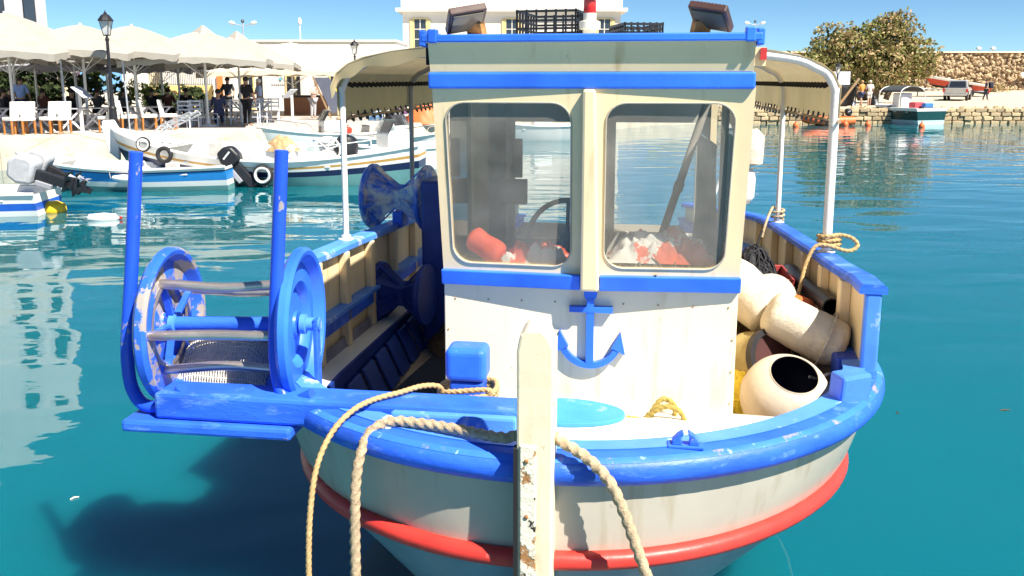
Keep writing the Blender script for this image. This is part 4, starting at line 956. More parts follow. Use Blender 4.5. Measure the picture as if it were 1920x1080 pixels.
m = MB(); m.hexa([(-.1, -1.55, 3.9 - QZ), (7.7, -1.55, 3.9 - QZ), (7.7, 0, 4.35 - QZ), (-.1, 0, 4.35 - QZ), (-.1, -1.55, 4.0 - QZ), (7.7, -1.55, 4.0 - QZ), (7.7, 0, 4.45 - QZ), (-.1, 0, 4.45 - QZ)]); m.build('eave_board', M('eave_timber', (.25, .13, .06), .8), rf)
# two-storey customs house
Yb = 64.0; a = at(756, 80, Yb); b = at(1163, 80, Yb); ztop = at(960, 22, Yb).z
hs = thing('customs_house', 'two storey white building with cornice and yellow shutters behind the cabin roof', 'house', ((a.x + b.x) / 2, Yb, QZ))
m = MB(); m.bb(a.x, b.x, Yb, Yb + 12, QZ, ztop); lo(m, hs).build('wall', WALLW, hs)
m = MB(); m.bb(a.x - .45, b.x + .45, Yb - .45, Yb + 12.4, ztop, ztop + .25); cor = lo(m, hs).build('cornice', WALLW, hs)
m = MB(); m.bb(a.x - .1, b.x + .1, Yb - .1, Yb + 12.1, ztop + .25, ztop + .95); lo(m, hs).build('parapet', WALLW, hs)
for u in (788, 960, 1133):
    x = at(u, 60, Yb).x - hs.location.x; window(hs, x - .42, x + .42, at(u, 92, Yb).z - QZ, at(u, 36, Yb).z - QZ, 0, shut=False); 
    w = MB(); w.bb(x - .75, x - .53, -.08, -.03, at(u, 92, Yb).z - QZ, at(u, 36, Yb).z - QZ); w.build('shutter', SHUT, hs); w = MB(); w.bb(x + .53, x + .75, -.08, -.03, at(u, 92, Yb).z - QZ, at(u, 36, Yb).z - QZ); w.build('shutter', SHUT, hs)
for k in range(3):
    y = Yb + 2.2 + 3.6 * k; w = MB(); w.bb(-.06, .0, -.5, .5, 0, 2.1); w.v = [(p[0] + a.x - hs.location.x, p[1] + y - Yb, p[2] + 4.6 - QZ) for p in w.v]; w.build('side_window', PANE, hs)
# long low warehouse
Yb = 58.0; a = at(470, 78, Yb); b = at(742, 78, Yb)
hs = thing('warehouse', 'long low white flat roofed building left of the customs house', 'building', ((a.x + b.x) / 2, Yb, QZ))
m = MB(); m.bb(a.x - 6, b.x, Yb, Yb + 8, QZ, a.z); lo(m, hs).build('wall', WALLW, hs)
m = MB(); m.bb(a.x - 6.1, b.x + .1, Yb - .1, Yb + 8.1, a.z, a.z + .12); lo(m, hs).build('coping', WALLW, hs)
m = MB(); m.bb(b.x + .01, b.x + 1.1, Yb + 1, Yb + 6, QZ, a.z - .45); lo(m, hs).build('side_annex', M('blue_grey_annex', (.45, .5, .56), .8), hs)
m = MB(); m.bb(a.x + 5.9, b.x - .3, Yb - .06, Yb, 3.6, 3.72); lo(m, hs).build('string_course', WALLW, hs)
# cafe front
Yb = 48.0; a = at(398, 128, Yb); b = at(660, 120, Yb)
cafe = thing('cafe_front', 'low white cafe front with yellow doors under the awnings', 'building', ((a.x + b.x) / 2, Yb, QZ))
m = MB(); m.bb(a.x, b.x, Yb, Yb + 7, QZ, 3.65); lo(m, cafe).build('wall', WALLW, cafe)
for u0, u1, v0, v1 in ((456, 474, 145, 200), (538, 553, 143, 196), (620, 636, 143, 196)):
    x0 = at(u0, 150, Yb).x - cafe.location.x; x1 = at(u1, 150, Yb).x - cafe.location.x; window(cafe, x0, x1, 0.12, at(u0, v0, Yb).z - QZ, 0, shut=False)
m = MB(); pbox(m, 409, 416, 140, 200, Yb - .15, .12); lo(m, cafe).build('door_post', M('orange_post', (.62, .20, .05), .7), cafe)
for u in (489, 560, 545): m = MB(); pbox(m, u - 2, u + 2, 143, 205, Yb - .2, .08); lo(m, cafe).build('black_post', IRON, cafe)
m = MB(); c = at(526, 148, Yb - .03) - cafe.location; m.lathe([(.10, 0), (.10, .02)], 4, c, (0, -1, 0)); m.build('wall_emblem', M('turquoise_sign', (.05, .45, .55), .6), cafe)
m = MB()
for k in range(9): x = c.x - .5 + k * .12; m.bb(x, x + .08, c.y - .01, c.y + .01, c.z - .32, c.z - .24)
m.build('wall_lettering', M('grey_lettering', (.45, .45, .45), .7), cafe)
# ochre wall with railings
Yb = 50.0
wl_ = thing('ochre_wall', 'low ochre yellow wall with black railings behind the restaurant', 'wall', (at(315, 190, Yb).x, Yb, QZ))
a = at(215, 160, Yb); b = at(408, 160, Yb)
m = MB(); m.bb(a.x, b.x, Yb, Yb + .4, QZ, a.z); lo(m, wl_).build('masonry', WALLY, wl_)
m = MB(); m.bb(at(290, 168, Yb).x, at(330, 168, Yb).x, Yb - .08, Yb - .003, QZ, at(300, 170, Yb).z); lo(m, wl_).build('recess', M('brown_recess', (.14, .08, .04), .9), wl_)
zt = at(300, 134, Yb).z
for z in (a.z + .05, zt - .06): m = MB(); m.bb(a.x, b.x, Yb + .18, Yb + .22, z, z + .03); lo(m, wl_).build('rail', IRON, wl_)
bm_ = MB(); bm_.bb(-.012, .012, -.012, .012, 0, zt - a.z + .06); bme = bm_.mesh('baluster', IRON)
for k in range(58):
    o = bpy.data.objects.new('baluster', bme); COL.objects.link(o); o.parent = wl_; o.location = (lerp(a.x, b.x, k / 57) - wl_.location.x, .2, a.z - QZ)
Yb = 60.0; a = at(150, 150, Yb); b = at(420, 140, Yb)
hs = thing('back_row_house', 'pale cream house with blue shuttered windows behind the ochre wall', 'house', ((a.x + b.x) / 2, Yb, QZ))
m = MB(); m.bb(a.x - 3, b.x, Yb, Yb + 6, QZ, 4.1); lo(m, hs).build('wall', WALLC, hs)
for u in (190, 340, 375): x = at(u, 150, Yb).x - hs.location.x; window(hs, x - .45, x + .45, 1.3, 2.7, 0, shut=False, fr=M('blue_shutter', (.1, .25, .6), .6))
hs = thing('kiosk', 'small white kiosk with sky blue shutter behind the diners', 'kiosk', at(190, 205, 44) * 1)
hs.location.z = QZ; m = MB(); m.bb(-1.6, 1.6, 0, 2.2, 0, 2.5); m.build('wall', WALLW, hs)
m = MB(); m.bb(-.9, 1.2, -.05, -.003, 1.1, 2.1); m.build('shutter', M('sky_blue_shutter', (.20, .45, .78), .6), hs); m = MB(); m.bb(-1.3, -.95, -.05, -.003, .9, 2.0); m.build('poster', M('violet_poster', (.25, .2, .6), .6, chip=(.7, .2, .1), ca=.5, cs=2), hs)

# breakwater wall of rubble stones
Yw = 92.0; zt = at(1800, 98, Yw).z; zb = 1.3
bw_ = thing('breakwater_wall', 'long tan rubble stone breakwater wall behind the right shore', 'wall', (60, Yw, zb))
m = MB(); m.bb(-40, 55, .55, 3, -.5, zt - zb - .05); m.build('core', M('rubble_core', (.22, .15, .09), .95, var=.3, vs=3), bw_)
m = MB(); m.bb(-40, 55, .2, 3.2, zt - zb - .05, zt - zb + .1); m.build('coping', M('pale_coping', (.66, .58, .44), .9, var=.1, vs=1.5), bw_)
RUB = M('rubble_stone', (0.42, 0.31, 0.19), 0.95, var=0.5, vs=1.6, chip=(0.26, 0.12, 0.06), ca=0.60, cs=1.1, cw=0.12, chip2=(0.55, 0.47, 0.34), c2a=0.60, bump=0.5, bs=6)
def rubble(x0, x1, y, z0, z1, n, s0, s1, seed):
    rd = random.Random(seed); m = MB()
    for i in range(n):
        s_ = rd.uniform(s0, s1); c = (rd.uniform(x0, x1), y + rd.uniform(-.12, .2), rd.uniform(z0, z1))
        rt = Matrix.Rotation(rd.uniform(0, 6), 3, 'Y') @ Matrix.Rotation(rd.uniform(-.5, .5), 3, 'X'); q = MB()
        q.lathe([(s_ * .55, -s_ * .35), (s_ * .8, 0), (s_ * .5, s_ * .35)], 6)
        m.add([Vector(c) + rt @ Vector((a * rd.uniform(.8, 1.2), b * .8, e)) for a, b, e in q.v], q.f)
    return m
tag(rubble(-36, 20, .5, .05, zt - zb - .12, 3600, .17, .42, 4).build('rubble_stones', RUB, bw_, smooth=25), kind='stuff')
m = rubble(-36, 20, -.6, -.25, .35, 420, .2, .5, 9); tag(m.build('fallen_stones', RUB, bw_, smooth=25), kind='stuff')
m = MB(); m.bb(8 - 1, 8 + 1.3, -.35, .3, 1.1, 2.0)
m = MB(); m.grid(lambda s, t: (-6.2 + s * 2.6, -.15 - t * .5 + .1 * math.sin(s * 9), 2.3 - t * .5 - abs(s - .5) * .8), 12, 5); tag(m.build('limewash_patch', WALLW, bw_, smooth=60, solid=.05))
m = MB(); m.lathe([(.001, .45), (.6, .4), (1.0, .1), (1.0, -.3), (.7, -.45)], 9, (3.2, .05, 1.75), (0, -1, .1)); m.build('dark_hollow', M('hollow_brown', (.13, .06, .035), .95, var=.4, vs=3), bw_, smooth=30)
hl = MB(); hl.grid(lambda s, t: (lerp(20, 46, s), 118 + t * 10, 1 + t * lerp(6.4, 5.4, s) + .5 * mnoise.noise(Vector((s * 22, t * 3, 1)))), 40, 6)
tag(hl.build('hill', M('scrub_hill', (.16, .17, .07), .95, var=.4, vs=.6), smooth=60), kind='structure')

# leafy masses
def leaves(blobs, n, size, seed, flat=.5, keep=None):
    rd = random.Random(seed); vs = []; fs = []
    wts = [b[1][0] * b[1][1] * b[1][2] for b in blobs]; tot = sum(wts)
    for (c, r_), w in zip(blobs, wts):
        for i in range(int(n * w / tot)):
            while True:
                d = Vector((rd.uniform(-1, 1), rd.uniform(-1, 1), rd.uniform(-1, 1)))
                if .05 < d.length < 1: break
            q = d.length ** .45; d = d.normalized() * q
            p = Vector(c) + Vector((d.x * r_[0], d.y * r_[1], d.z * r_[2]))
            nn = mnoise.noise(p * (2.2 / max(r_)) * 1.6 + Vector((seed, 0, 0)))
            if nn < -.02: continue
            p += d * nn * .35 * max(r_)
            a = Vector((rd.gauss(0, 1), rd.gauss(0, 1), rd.gauss(0, .8))).normalized(); b = a.orthogonal().normalized()
            b = Matrix.Rotation(rd.uniform(0, 6.28), 3, a) @ b; s_ = size * rd.uniform(.6, 1.4); c2 = a.cross(b)
            o = len(vs); vs += [p - b * s_, p + c2 * s_ * flat, p + b * s_, p - c2 * s_ * flat]; fs.append((o, o + 1, o + 2, o + 3))
    m = MB(); m.add(vs, fs); return m
def leafmesh(m, name, mat, parent):
    me = bpy.data.meshes.new(name); me.from_pydata(m.v, [], m.f); me.materials.append(mat); o = bpy.data.objects.new(name, me); COL.objects.link(o); o.parent = parent; return o
BARK = M('tamarisk_bark', (.10, .075, .05), .95, var=.3, vs=8, bump=.6)
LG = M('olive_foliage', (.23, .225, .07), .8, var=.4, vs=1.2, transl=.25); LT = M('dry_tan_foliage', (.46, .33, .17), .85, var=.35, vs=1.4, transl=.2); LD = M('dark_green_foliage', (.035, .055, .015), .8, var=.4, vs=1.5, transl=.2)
D = 62.0; k = D / 1600
tr = thing('tamarisk_tree', 'broad olive and tan tamarisk tree on the right shore', 'tree', on(1632, 191, QZ) * 1)
tr.location = (at(1632, 190, D).x, D, QZ)
def tp(u, v, dy=0): q = at(u, v, D); return Vector((q.x - tr.location.x, dy, q.z - QZ))
m = MB()
for (pts, r0) in (([(1640, 186), (1636, 165), (1640, 140), (1652, 100), (1660, 60)], .32), ([(1625, 186), (1618, 160), (1600, 130), (1575, 95), (1562, 70)], .24), ([(1655, 186), (1668, 160), (1695, 130), (1720, 100)], .22), ([(1610, 186), (1590, 160), (1555, 135), (1530, 120)], .18), ([(1650, 150), (1680, 100), (1692, 60)], .16)):
    P = cat([tp(u, v, random.uniform(-.6, .6)) for u, v in pts], 5); m2 = MB(); m2.tube(P, [r0 * (1 - .75 * i / (len(P) - 1)) for i in range(len(P))], 7); m.add(m2.v, m2.f)
m.build('trunk', BARK, tr, smooth=60)
def B_(u, v, r_, ry=None): return (tp(u, v, random.uniform(-.8, .8)), (r_ * k, (ry or r_) * k, r_ * k * .9))
GB = [B_(1560, 72, 30), B_(1548, 105, 34), B_(1535, 128, 28), B_(1590, 100, 40), B_(1620, 75, 32), B_(1610, 130, 40), B_(1650, 120, 44), B_(1665, 150, 30), B_(1690, 70, 30), B_(1715, 62, 18), B_(1720, 120, 30), B_(1520, 112, 16), B_(1580, 58, 18), B_(1638, 55, 22)]
TB = [B_(1660, 62, 36), B_(1685, 100, 42), B_(1715, 105, 36), B_(1680, 45, 26), B_(1600, 85, 34), B_(1560, 118, 30), B_(1730, 125, 22), B_(1645, 140, 34), B_(1700, 140, 26), B_(1670, 42, 20)]
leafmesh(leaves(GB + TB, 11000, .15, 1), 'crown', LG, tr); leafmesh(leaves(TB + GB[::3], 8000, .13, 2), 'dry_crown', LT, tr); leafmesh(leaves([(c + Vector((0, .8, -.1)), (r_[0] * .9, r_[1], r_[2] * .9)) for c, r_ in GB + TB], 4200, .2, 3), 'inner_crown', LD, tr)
def shrub(name, label, p, w, d, h, n, size, mat, seed, catg='shrub', mat2=None):
    t = thing(name, label, catg, p); rd = random.Random(seed)
    bl = [(Vector((rd.uniform(-.35, .35) * w, rd.uniform(-.3, .3) * d, h * rd.uniform(.35, .75))), (w * .32, d * .35, h * .35)) for _ in range(6)]
    leafmesh(leaves(bl, n, size, seed), 'foliage', mat, t)
    if mat2: leafmesh(leaves(bl, n // 3, size, seed + 1), 'dry_foliage', mat2, t)
    m = MB()
    for q in range(4): m.tube([(rd.uniform(-.1, .1) * w, 0, 0), (rd.uniform(-.3, .3) * w, 0, h * .6)], .03, 5)
    m.build('stem', BARK, t); return t
p = on(140, 217, QZ); shrub('potted_hedge', 'long hedge added to darken the terrace background left of the lamp post', (p.x, p.y, QZ), 7.0, 1.2, 2.4, 4200, .16, LD, 25, 'hedge')  # this hedge and the next are added to darken the back of the terrace
p = on(300, 214, QZ); shrub('potted_hedge', 'low hedge added to darken the terrace background right of the lamp post', (p.x, p.y, QZ), 6.0, 1.0, 1.25, 2200, .14, LD, 26, 'hedge')
p = on(40, 216, QZ); shrub('potted_hedge', 'dark green leafy hedge behind the man in light blue shirt', (p.x, p.y, QZ), 3.6, 1.0, 2.7, 4200, .13, LD, 21, 'hedge', LG)
p = at(1490, 158, 80); shrub('dry_bush', 'low dry scrub bush left of the tamarisk tree', (p.x, 80, 1.2), 9, 2, 3.9, 2500, .2, LG, 22, 'shrub', LT)
p = at(1862, 172, 84); shrub('dry_bush', 'small yellowish bush at the foot of the rubble wall', (p.x, 84, 1.2), 2.6, 1, .9, 500, .12, LT, 24, 'shrub', LG)
p = at(252, 186, 32); 
for q, (u, v) in enumerate(((251, 188), (276, 187))):
    pp = on(u, 222, QZ); shrub('table_plant', ('small yellow green potted plant left of its twin behind the lamp post', 'small yellow green potted plant right of its twin behind the lamp post')[q], (pp.x, pp.y, QZ + .8), .5, .4, .8, 260, .07, M('lime_foliage', (.25, .30, .03), .8, transl=.25), 30 + q, 'plant')

# ------------------------------------------------------------------ street furniture
def lamp_post(name, label, p, h, lit_mat=None, post=IRON, group='harbour lamp posts'):
    t = thing(name, label, 'lamp post', p, 0, group); s_ = h / 3.7
    m = MB(); m.lathe([(.24, 0), (.24, .12), (.19, .14), (.17, .35), (.20, .38), (.13, .42), (.11, .75), (.13, .78), (.08, .85), (.07, 1.1)], 12); m.v = [(a, b, c * s_) for a, b, c in m.v]; m.build('base', post, t, smooth=30)
    m = MB(); m.lathe([(.06, 1.1 * s_), (.045, 2.8 * s_), (.06, 2.82 * s_), (.06, 2.88 * s_), (.03, 2.92 * s_), (.03, 2.98 * s_)], 12); m.build('shaft', post, t, smooth=30)
    z = 2.98 * s_; lan = MB()
    for k in range(4):
        a = R(45 + 90 * k); b = (math.cos(a), math.sin(a)); lan.beam((.10 * b[0], .10 * b[1], z), (.20 * b[0], .20 * b[1], z + .42), .018, .018)
    lan.lathe([(.11, 0), (.11, .03)], 4, (0, 0, z - .02)); ln = lan.build('lantern', post, t)
    m = MB(); m.lathe([(.24, 0), (.235, .03), (.13, .17), (.10, .19), (.05, .21), (.05, .25), (.015, .27), (.02, .30), (.001, .33)], 8, (0, 0, z + .42)); m.build('hood', post, ln, smooth=25)
    m = MB(); m.lathe([(.088, 0.015), (.178, .415)], 4, (0, 0, z), cap=False, rot0=0); m.build('glass', lit_mat or M('frosted_lantern', (.55, .55, .55), .3), ln)
    return t
p = on(215, 251, QZ); lamp_post('lamp_post', 'black ornate lamp post on the quay edge before the restaurant', (p.x, p.y, QZ), 3.72)
p = at(668, 200, 44); lamp_post('lamp_post', 'distant black lantern rising above the left awning canvas', (p.x, 44, QZ), 3.65)
p = at(1567, 200, 54); lamp_post('lamp_post', 'lamp post with pale lantern beside the white board, right shore', (p.x, 54, QZ), 2.55, M('white_plaster', 0))
def street_light(label, u, v, Y, n=3):
    top = at(u, v, Y); t = thing('street_light', label, 'street light', (top.x, Y, QZ), 0, 'tall twin arm street lights'); h = top.z - QZ
    m = MB(); m.tube([(0, 0, 0), (0, 0, h)], [.09, .05], 8); m.build('pole', M('galvanised', (.5, .52, .55), .4, metal=.5), t, smooth=60)
    for sg in (-1, 1):
        m = MB(); m.tube([(0, 0, h - .3), (sg * .6, 0, h - .12), (sg * .75, 0, h - .08)], .035, 6); a_ = m.build('arm', M('galvanised', 0), t)
        m = MB(); m.lathe([(.05, 0), (.14, .1), (.15, .35), (.06, .5)], 8, (sg * .62, 0, h - .1), (sg, 0, .25)); m.build('lamp_head', M('white_enamel', 0), a_, smooth=60)
    m = MB(); m.lathe([(.08, 0), (.15, .08), (.08, .25)], 8, (0, 0, h - .02)); m.build('top_lamp', BLACKP, t, smooth=50)
street_light('twin arm street light above the parasols at left', 455, 42, 70)
street_light('twin arm street light right of the cabin roof', 1416, 42, 95)
p = at(562, 42, 75); t = thing('mast', 'thin white mast above the warehouse roof', 'mast', (p.x, 75, QZ)); m = MB(); m.tube([(0, 0, 0), (0, 0, p.z - QZ)], [.08, .05], 6); m.build('pole', WHITEM, t); m = MB(); m.lathe([(.1, 0), (.18, .15), (.12, .5), (.05, .6)], 8, (0, 0, p.z - QZ - .2)); m.build('head', WHITEM, t, smooth=50)
for u, nm in ((1835, 'pale lamp head peeping over the rubble wall, left one'), (1862, 'pale lamp head peeping over the rubble wall, right one')):
    p = at(u, 92, 110); t = thing('far_lamp', nm, 'lamp', (p.x, 110, 1), 0, 'far lamps behind the breakwater'); m = MB(); m.tube([(0, 0, 0), (0, 0, p.z - 1)], .06, 6); m.build('pole', WHITEM, t); m = MB(); m.lathe([(.1, 0), (.35, .1), (.3, .3), (.05, .4)], 8, (0, 0, p.z - 1.1)); m.build('head', WHITEM, t, smooth=50)

# parasols
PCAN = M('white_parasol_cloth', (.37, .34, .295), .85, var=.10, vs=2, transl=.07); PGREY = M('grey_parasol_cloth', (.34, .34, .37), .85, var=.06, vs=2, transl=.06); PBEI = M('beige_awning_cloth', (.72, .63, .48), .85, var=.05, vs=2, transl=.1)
def parasol(label, u, vap, vedge, Y, half, rz, cloth=PCAN, vent=True, ct='parasol'):
    c = at(u, vap, Y); za = c.z - QZ; ze = at(u, vedge, Y - half * .6).z - QZ
    t = thing('parasol', label, ct, (c.x, Y, QZ), R(rz), 'restaurant parasols'); m = MB()
    cor = [(-1, -1), (1, -1), (1, 1), (-1, 1)]
    for i in range(4):
        A = Vector(cor[i]) * half; B = Vector(cor[(i + 1) % 4]) * half
        def f(s, q, A=A, B=B):
            e = A.lerp(B, s) * q; mid = math.sin(math.pi * s)
            e *= (1 - .05 * mid * q)
            return (e.x, e.y, lerp(za, ze, q ** 1.35) - .10 * mid * q * (1 - q) * 2 - .0 + .14 * mid * q ** 3)
        m.grid(f, 10, 8)
    m.build('canopy', cloth, t, smooth=22)
    m = MB()
    for i in range(4):
        A = Vector(cor[i]) * half; B = Vector(cor[(i + 1) % 4]) * half
        def g(s, q, A=A, B=B):
            mid = math.sin(math.pi * s); e = A.lerp(B, s) * (1 - .05 * mid)
            return (e.x, e.y, ze + .14 * mid - q * (.20 + .03 * math.sin(s * 40)))
        m.grid(g, 24, 2)
    m.build('valance', cloth, t, smooth=60)
    if vent:
        m = MB(); m.lathe([(.62, za - .28), (.30, za + .0), (.03, za + .2)], 4, rot0=R(45)); m.build('vent_cap', cloth, t)
    m = MB(); m.tube([(0, 0, 0), (0, 0, za + .05)], .045, 10); m.build('pole', WHITEM, t, smooth=60)
    for i in range(4):
        A = Vector(cor[i]) * half; m = MB(); m.tube([(0, 0, za - .08), (A.x * .97, A.y * .97, ze - .03)], .016, 5); m.build('rib', WHITEM, t)
        m = MB(); m.tube([(0, 0, ze - .55), (A.x * .5, A.y * .5, lerp(za, ze, .5) - .05)], .014, 5); m.build('strut', WHITEM, t)
    m = MB(); m.lathe([(.35, 0), (.35, .05), (.08, .09), (.07, .3)], 14); m.build('foot', WHITEM, t, smooth=30)
    return t
parasol('white parasol filling the far left edge, nearest the quay', 8, 24, 103, 27.8, 2.3, 6, PCAN, False)
parasol('white parasol second from the left edge, before the lamp post', 150, 46, 102, 29, 2.0, 8, PCAN, False)
parasol('white parasol right behind the black lamp post', 246, 48, 104, 30, 2.0, 4, PCAN, False)
parasol('white parasol with square vent cap, right of the lamp post', 380, 58, 116, 31, 2.35, 10)
parasol('smaller white parasol with vent cap behind its neighbour', 444, 68, 122, 34.5, 2.3, 10)
for q, (u, Y, lb) in enumerate(((20, 32, 'white parasol added for shade in a second row at the left edge'), (135, 33.2, 'white parasol added for shade in a second row left of the lamp post'), (250, 34, 'white parasol added for shade in a second row behind the lamp post'), (330, 35, 'white parasol added for shade in a second row right of the lamp post'), (60, 37, 'white parasol added for shade in a back row near the house'), (195, 38, 'white parasol added for shade in a back row behind the lamp post'))):  # extra rows tucked behind the first, added to put the diners in shade
    parasol(lb, u, 78, 112, Y, 2.15, 5 + q, PCAN, False)
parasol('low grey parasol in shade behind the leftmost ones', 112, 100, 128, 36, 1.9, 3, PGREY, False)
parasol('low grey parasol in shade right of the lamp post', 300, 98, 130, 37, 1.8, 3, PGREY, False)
parasol('large beige parasol before the cafe front', 545, 80, 138, 42, 3.7, 8, PBEI, False)
for q, (u, vb) in enumerate(((129, 247), (244, 247))):
    p = on(u, vb, QZ); t = thing('awning_support', ('slim grey support pole left of the lamp post', 'slim grey support pole just right of the lamp post')[q], 'pole', (p.x, p.y, QZ), 0, 'slim support poles'); m = MB(); m.tube([(0, 0, 0), (-.12, .1, 2.42)], .028, 8); m.build('pole', M('galvanised', 0), t, smooth=60); m = MB(); m.lathe([(.1, 0), (.1, .02), (.04, .03)], 10); m.build('foot', M('galvanised', 0), t)

# chairs and tables
CHW = M('white_slipcover', (.76, .74, .70), .85, var=.05, vs=6); WOODO = M('orange_wood', (.42, .16, .035), .5, var=.2, vs=9); TAV = M('pale_blue_wood', (.56, .60, .68), .6, var=.1); TBL = M('grey_white_wood', (.58, .58, .60), .6, var=.1)
def slip_chair():
    t = thing('slipcover_chair', 'x', 'chair'); m = MB(); m.bb(-.22, .22, -.24, .24, .42, .53); m.build('seat', CHW, t, bevel=.02)
    m = MB(); m.hexa([(-.22, .17, .531), (.22, .17, .531), (.22, .24, .531), (-.22, .24, .531), (-.22, .25, 1.0), (.22, .25, 1.0), (.22, .31, 1.0), (-.22, .31, 1.0)]); m.build('backrest', CHW, t, bevel=.02)
    for sx in (-1, 1):
        for sy in (-1, 1): m = MB(); m.hexa([(sx * .19 - .022, sy * .21 - .022, 0), (sx * .19 + .022, sy * .21 - .022, 0), (sx * .19 + .022, sy * .21 + .022, 0), (sx * .19 - .022, sy * .21 + .022, 0), (sx * .19 - .025, sy * .2 - .025, .42), (sx * .19 + .025, sy * .2 - .025, .42), (sx * .19 + .025, sy * .2 + .025, .42), (sx * .19 - .025, sy * .2 + .025, .42)]); m.build('leg', WOODO, t)
    return t
def tav_chair():
    t = thing('taverna_chair', 'x', 'chair'); m = MB(); m.bb(-.21, .21, -.2, .2, .43, .46); m.build('seat', M('straw_seat', (.5, .46, .38), .9), t)
    for sx in (-1, 1):
        m = MB(); m.bb(sx * .2 - .018, sx * .2 + .018, -.2, -.164, 0, .429); m.build('leg', TAV, t); m = MB(); m.beam((sx * .2, .2, 0), (sx * .2, .26, .95), .036, .036); m.build('leg', TAV, t)
    for z in (.6, .74, .88): m = MB(); m.bb(-.18, .18, .225, .25, z, z + .05); m.build('slat', TAV, t)
    for sx in (-1, 1): m = MB(); m.bb(sx * .2 - .012, sx * .2 + .012, -.16, .19, .2, .225); m.build('stretcher', TAV, t)
    m = MB(); m.bb(-.18, .18, -.19, -.168, .25, .275); m.build('stretcher', TAV, t); return t
def table():
    t = thing('dining_table', 'x', 'table'); m = MB(); m.bb(-.45, .45, -.4, .4, .72, .75); m.build('tabletop', TBL, t, bevel=.006)
    for y in (-.3, .3):
        m = MB(); m.beam((-.36, y, 0), (.34, y, .719), .05, .06); m.build('leg', TBL, t); m = MB(); m.beam((.36, y + .055, 0), (-.34, y + .055, .719), .05, .06); m.build('leg', TBL, t)
    return t
protos = {'s': slip_chair(), 't': tav_chair(), 'd': table()}; used = set()
def put(kind, u, v, rz, label, group):
    p = on(u, v, QZ); o = protos[kind]
    if kind in used: o = copy_tree(protos[kind])
    used.add(kind); o.location = (p.x, p.y, QZ); o.rotation_euler = (0, 0, R(rz)); tag(o, label, group=group); return o
SG = 'white slipcover chairs along the quay'; TG = 'pale blue taverna chairs'; DG = 'dining tables along the quay'
LT_ = ['leftmost of the white slipcover chairs with orange legs', 'second white slipcover chair from the left, touching the first', 'third white slipcover chair, left of the menu stand', 'fourth white slipcover chair, beside the slim support pole', 'white slipcover chair partly hidden by the lamp post on its left', 'white slipcover chair just right of the lamp post', 'white slipcover chair facing a table, second right of the lamp post', 'rightmost white slipcover chair, next to the pale taverna chairs']
for i, (u, v, rz) in enumerate(((28, 252, -120), (48, 252, -120), (97, 251, -115), (115, 251, -115), (206, 249, 250), (243, 246, 120), (281, 244, 118), (318, 243, 100))): put('s', u, v, rz, LT_[i], SG)
for i, (u, v) in enumerate(((8, 246), (72, 248), (140, 246), (180, 244), (262, 240), (302, 240))): put('d', u, v, 4 * i, ('dining table at the left edge behind the first chairs', 'dining table with crossed legs between the two pairs of white chairs', 'dining table with crossed legs behind the menu stand', 'dining table with crossed legs just left of the lamp post', 'dining table behind the chairs right of the lamp post', 'dining table before the rightmost white chair')[i], DG)
TL = ['first pale taverna chair from the left', 'second pale taverna chair from the left', 'third pale taverna chair, left of the parasol pole', 'pale taverna chair just right of the parasol pole', 'pale taverna chair behind the seated man with a menu', 'pale taverna chair left of the standing man in black', 'pale taverna chair right of the standing man in black', 'pale taverna chair beside the waiter in light blue', 'pale taverna chair second from the white lectern', 'pale taverna chair nearest the white lectern']
for i, (u, v, rz) in enumerate(((346, 240, 15), (364, 239, 10), (374, 236, 190), (398, 236, 20), (428, 234, 175), (444, 234, 15), (476, 232, 5), (484, 228, 185), (496, 230, -10), (513, 229, 8))): put('t', u, v, rz, TL[i], TG)
for i, (u, v) in enumerate(((356, 228), (410, 226), (455, 224), (492, 222), (330, 224), (225, 226), (100, 228), (40, 230))): put('d', u, v, 3 * i, ('dining table behind the first pale taverna chairs', 'dining table of the seated man with a menu', 'dining table behind the standing man in black', 'dining table beside the waiter in light blue', 'dining table of the diners in the shade, right group', 'dining table of the diners behind the lamp post', 'dining table of the diners in the shade, left group', 'dining table before the man in light blue shirt')[i], DG)
def menu_stand(label, u, v, h, rz):
    p = on(u, v, QZ); t = thing('menu_stand', label, 'menu stand', (p.x, p.y, QZ), R(rz), 'menu stands'); m = MB(); m.bb(-.05, .05, -.02, .02, .02, h); m.build('post', WHITEM, t); m = MB(); m.bb(-.2, .2, -.16, .16, 0, .02); m.build('foot', WHITEM, t)
    m = MB(); m.box((0.1, 0, h + .06), (.55, .5, .02), Matrix.Rotation(R(38), 3, 'Y')); b_ = m.build('board', M('pale_menu', (.62, .66, .74), .5), t)
    m = MB()
    for k in range(5): m.box(Matrix.Rotation(R(38), 3, 'Y') @ Vector((-.2 + k * .1, 0, .013)) + Vector((.1, 0, h + .06)), (.03, .36, .004), Matrix.Rotation(R(38), 3, 'Y'))
    m.build('menu_lines', M('menu_ink', (.25, .28, .35), .6), b_)
menu_stand('slim menu stand left of the lamp post', 155, 247, 1.2, -10); menu_stand('thick white lectern menu stand at the right end of the restaurant', 549, 228, 1.05, 160)
def board(label, u0, u1, v0, v1, Y, mat, tilt, name='leaning_board', ct='board'):
    a = at(u0, v1, Y); b = at(u1, v0, Y); t = thing(name, label, ct, ((a.x + b.x) / 2, Y, a.z), 0); w = b.x - a.x; h = b.z - a.z; m = MB(); m.hexa([(-w / 2, -.03, 0), (w * .1, -.03, 0), (w * .1, .03, 0), (-w / 2, .03, 0), (-w * .2 + tilt, .1, h), (w * .4 + tilt, .1, h), (w * .4 + tilt, .16, h), (-w * .2 + tilt, .16, h)]); m.build('panel', mat, t, bevel=.01); return t

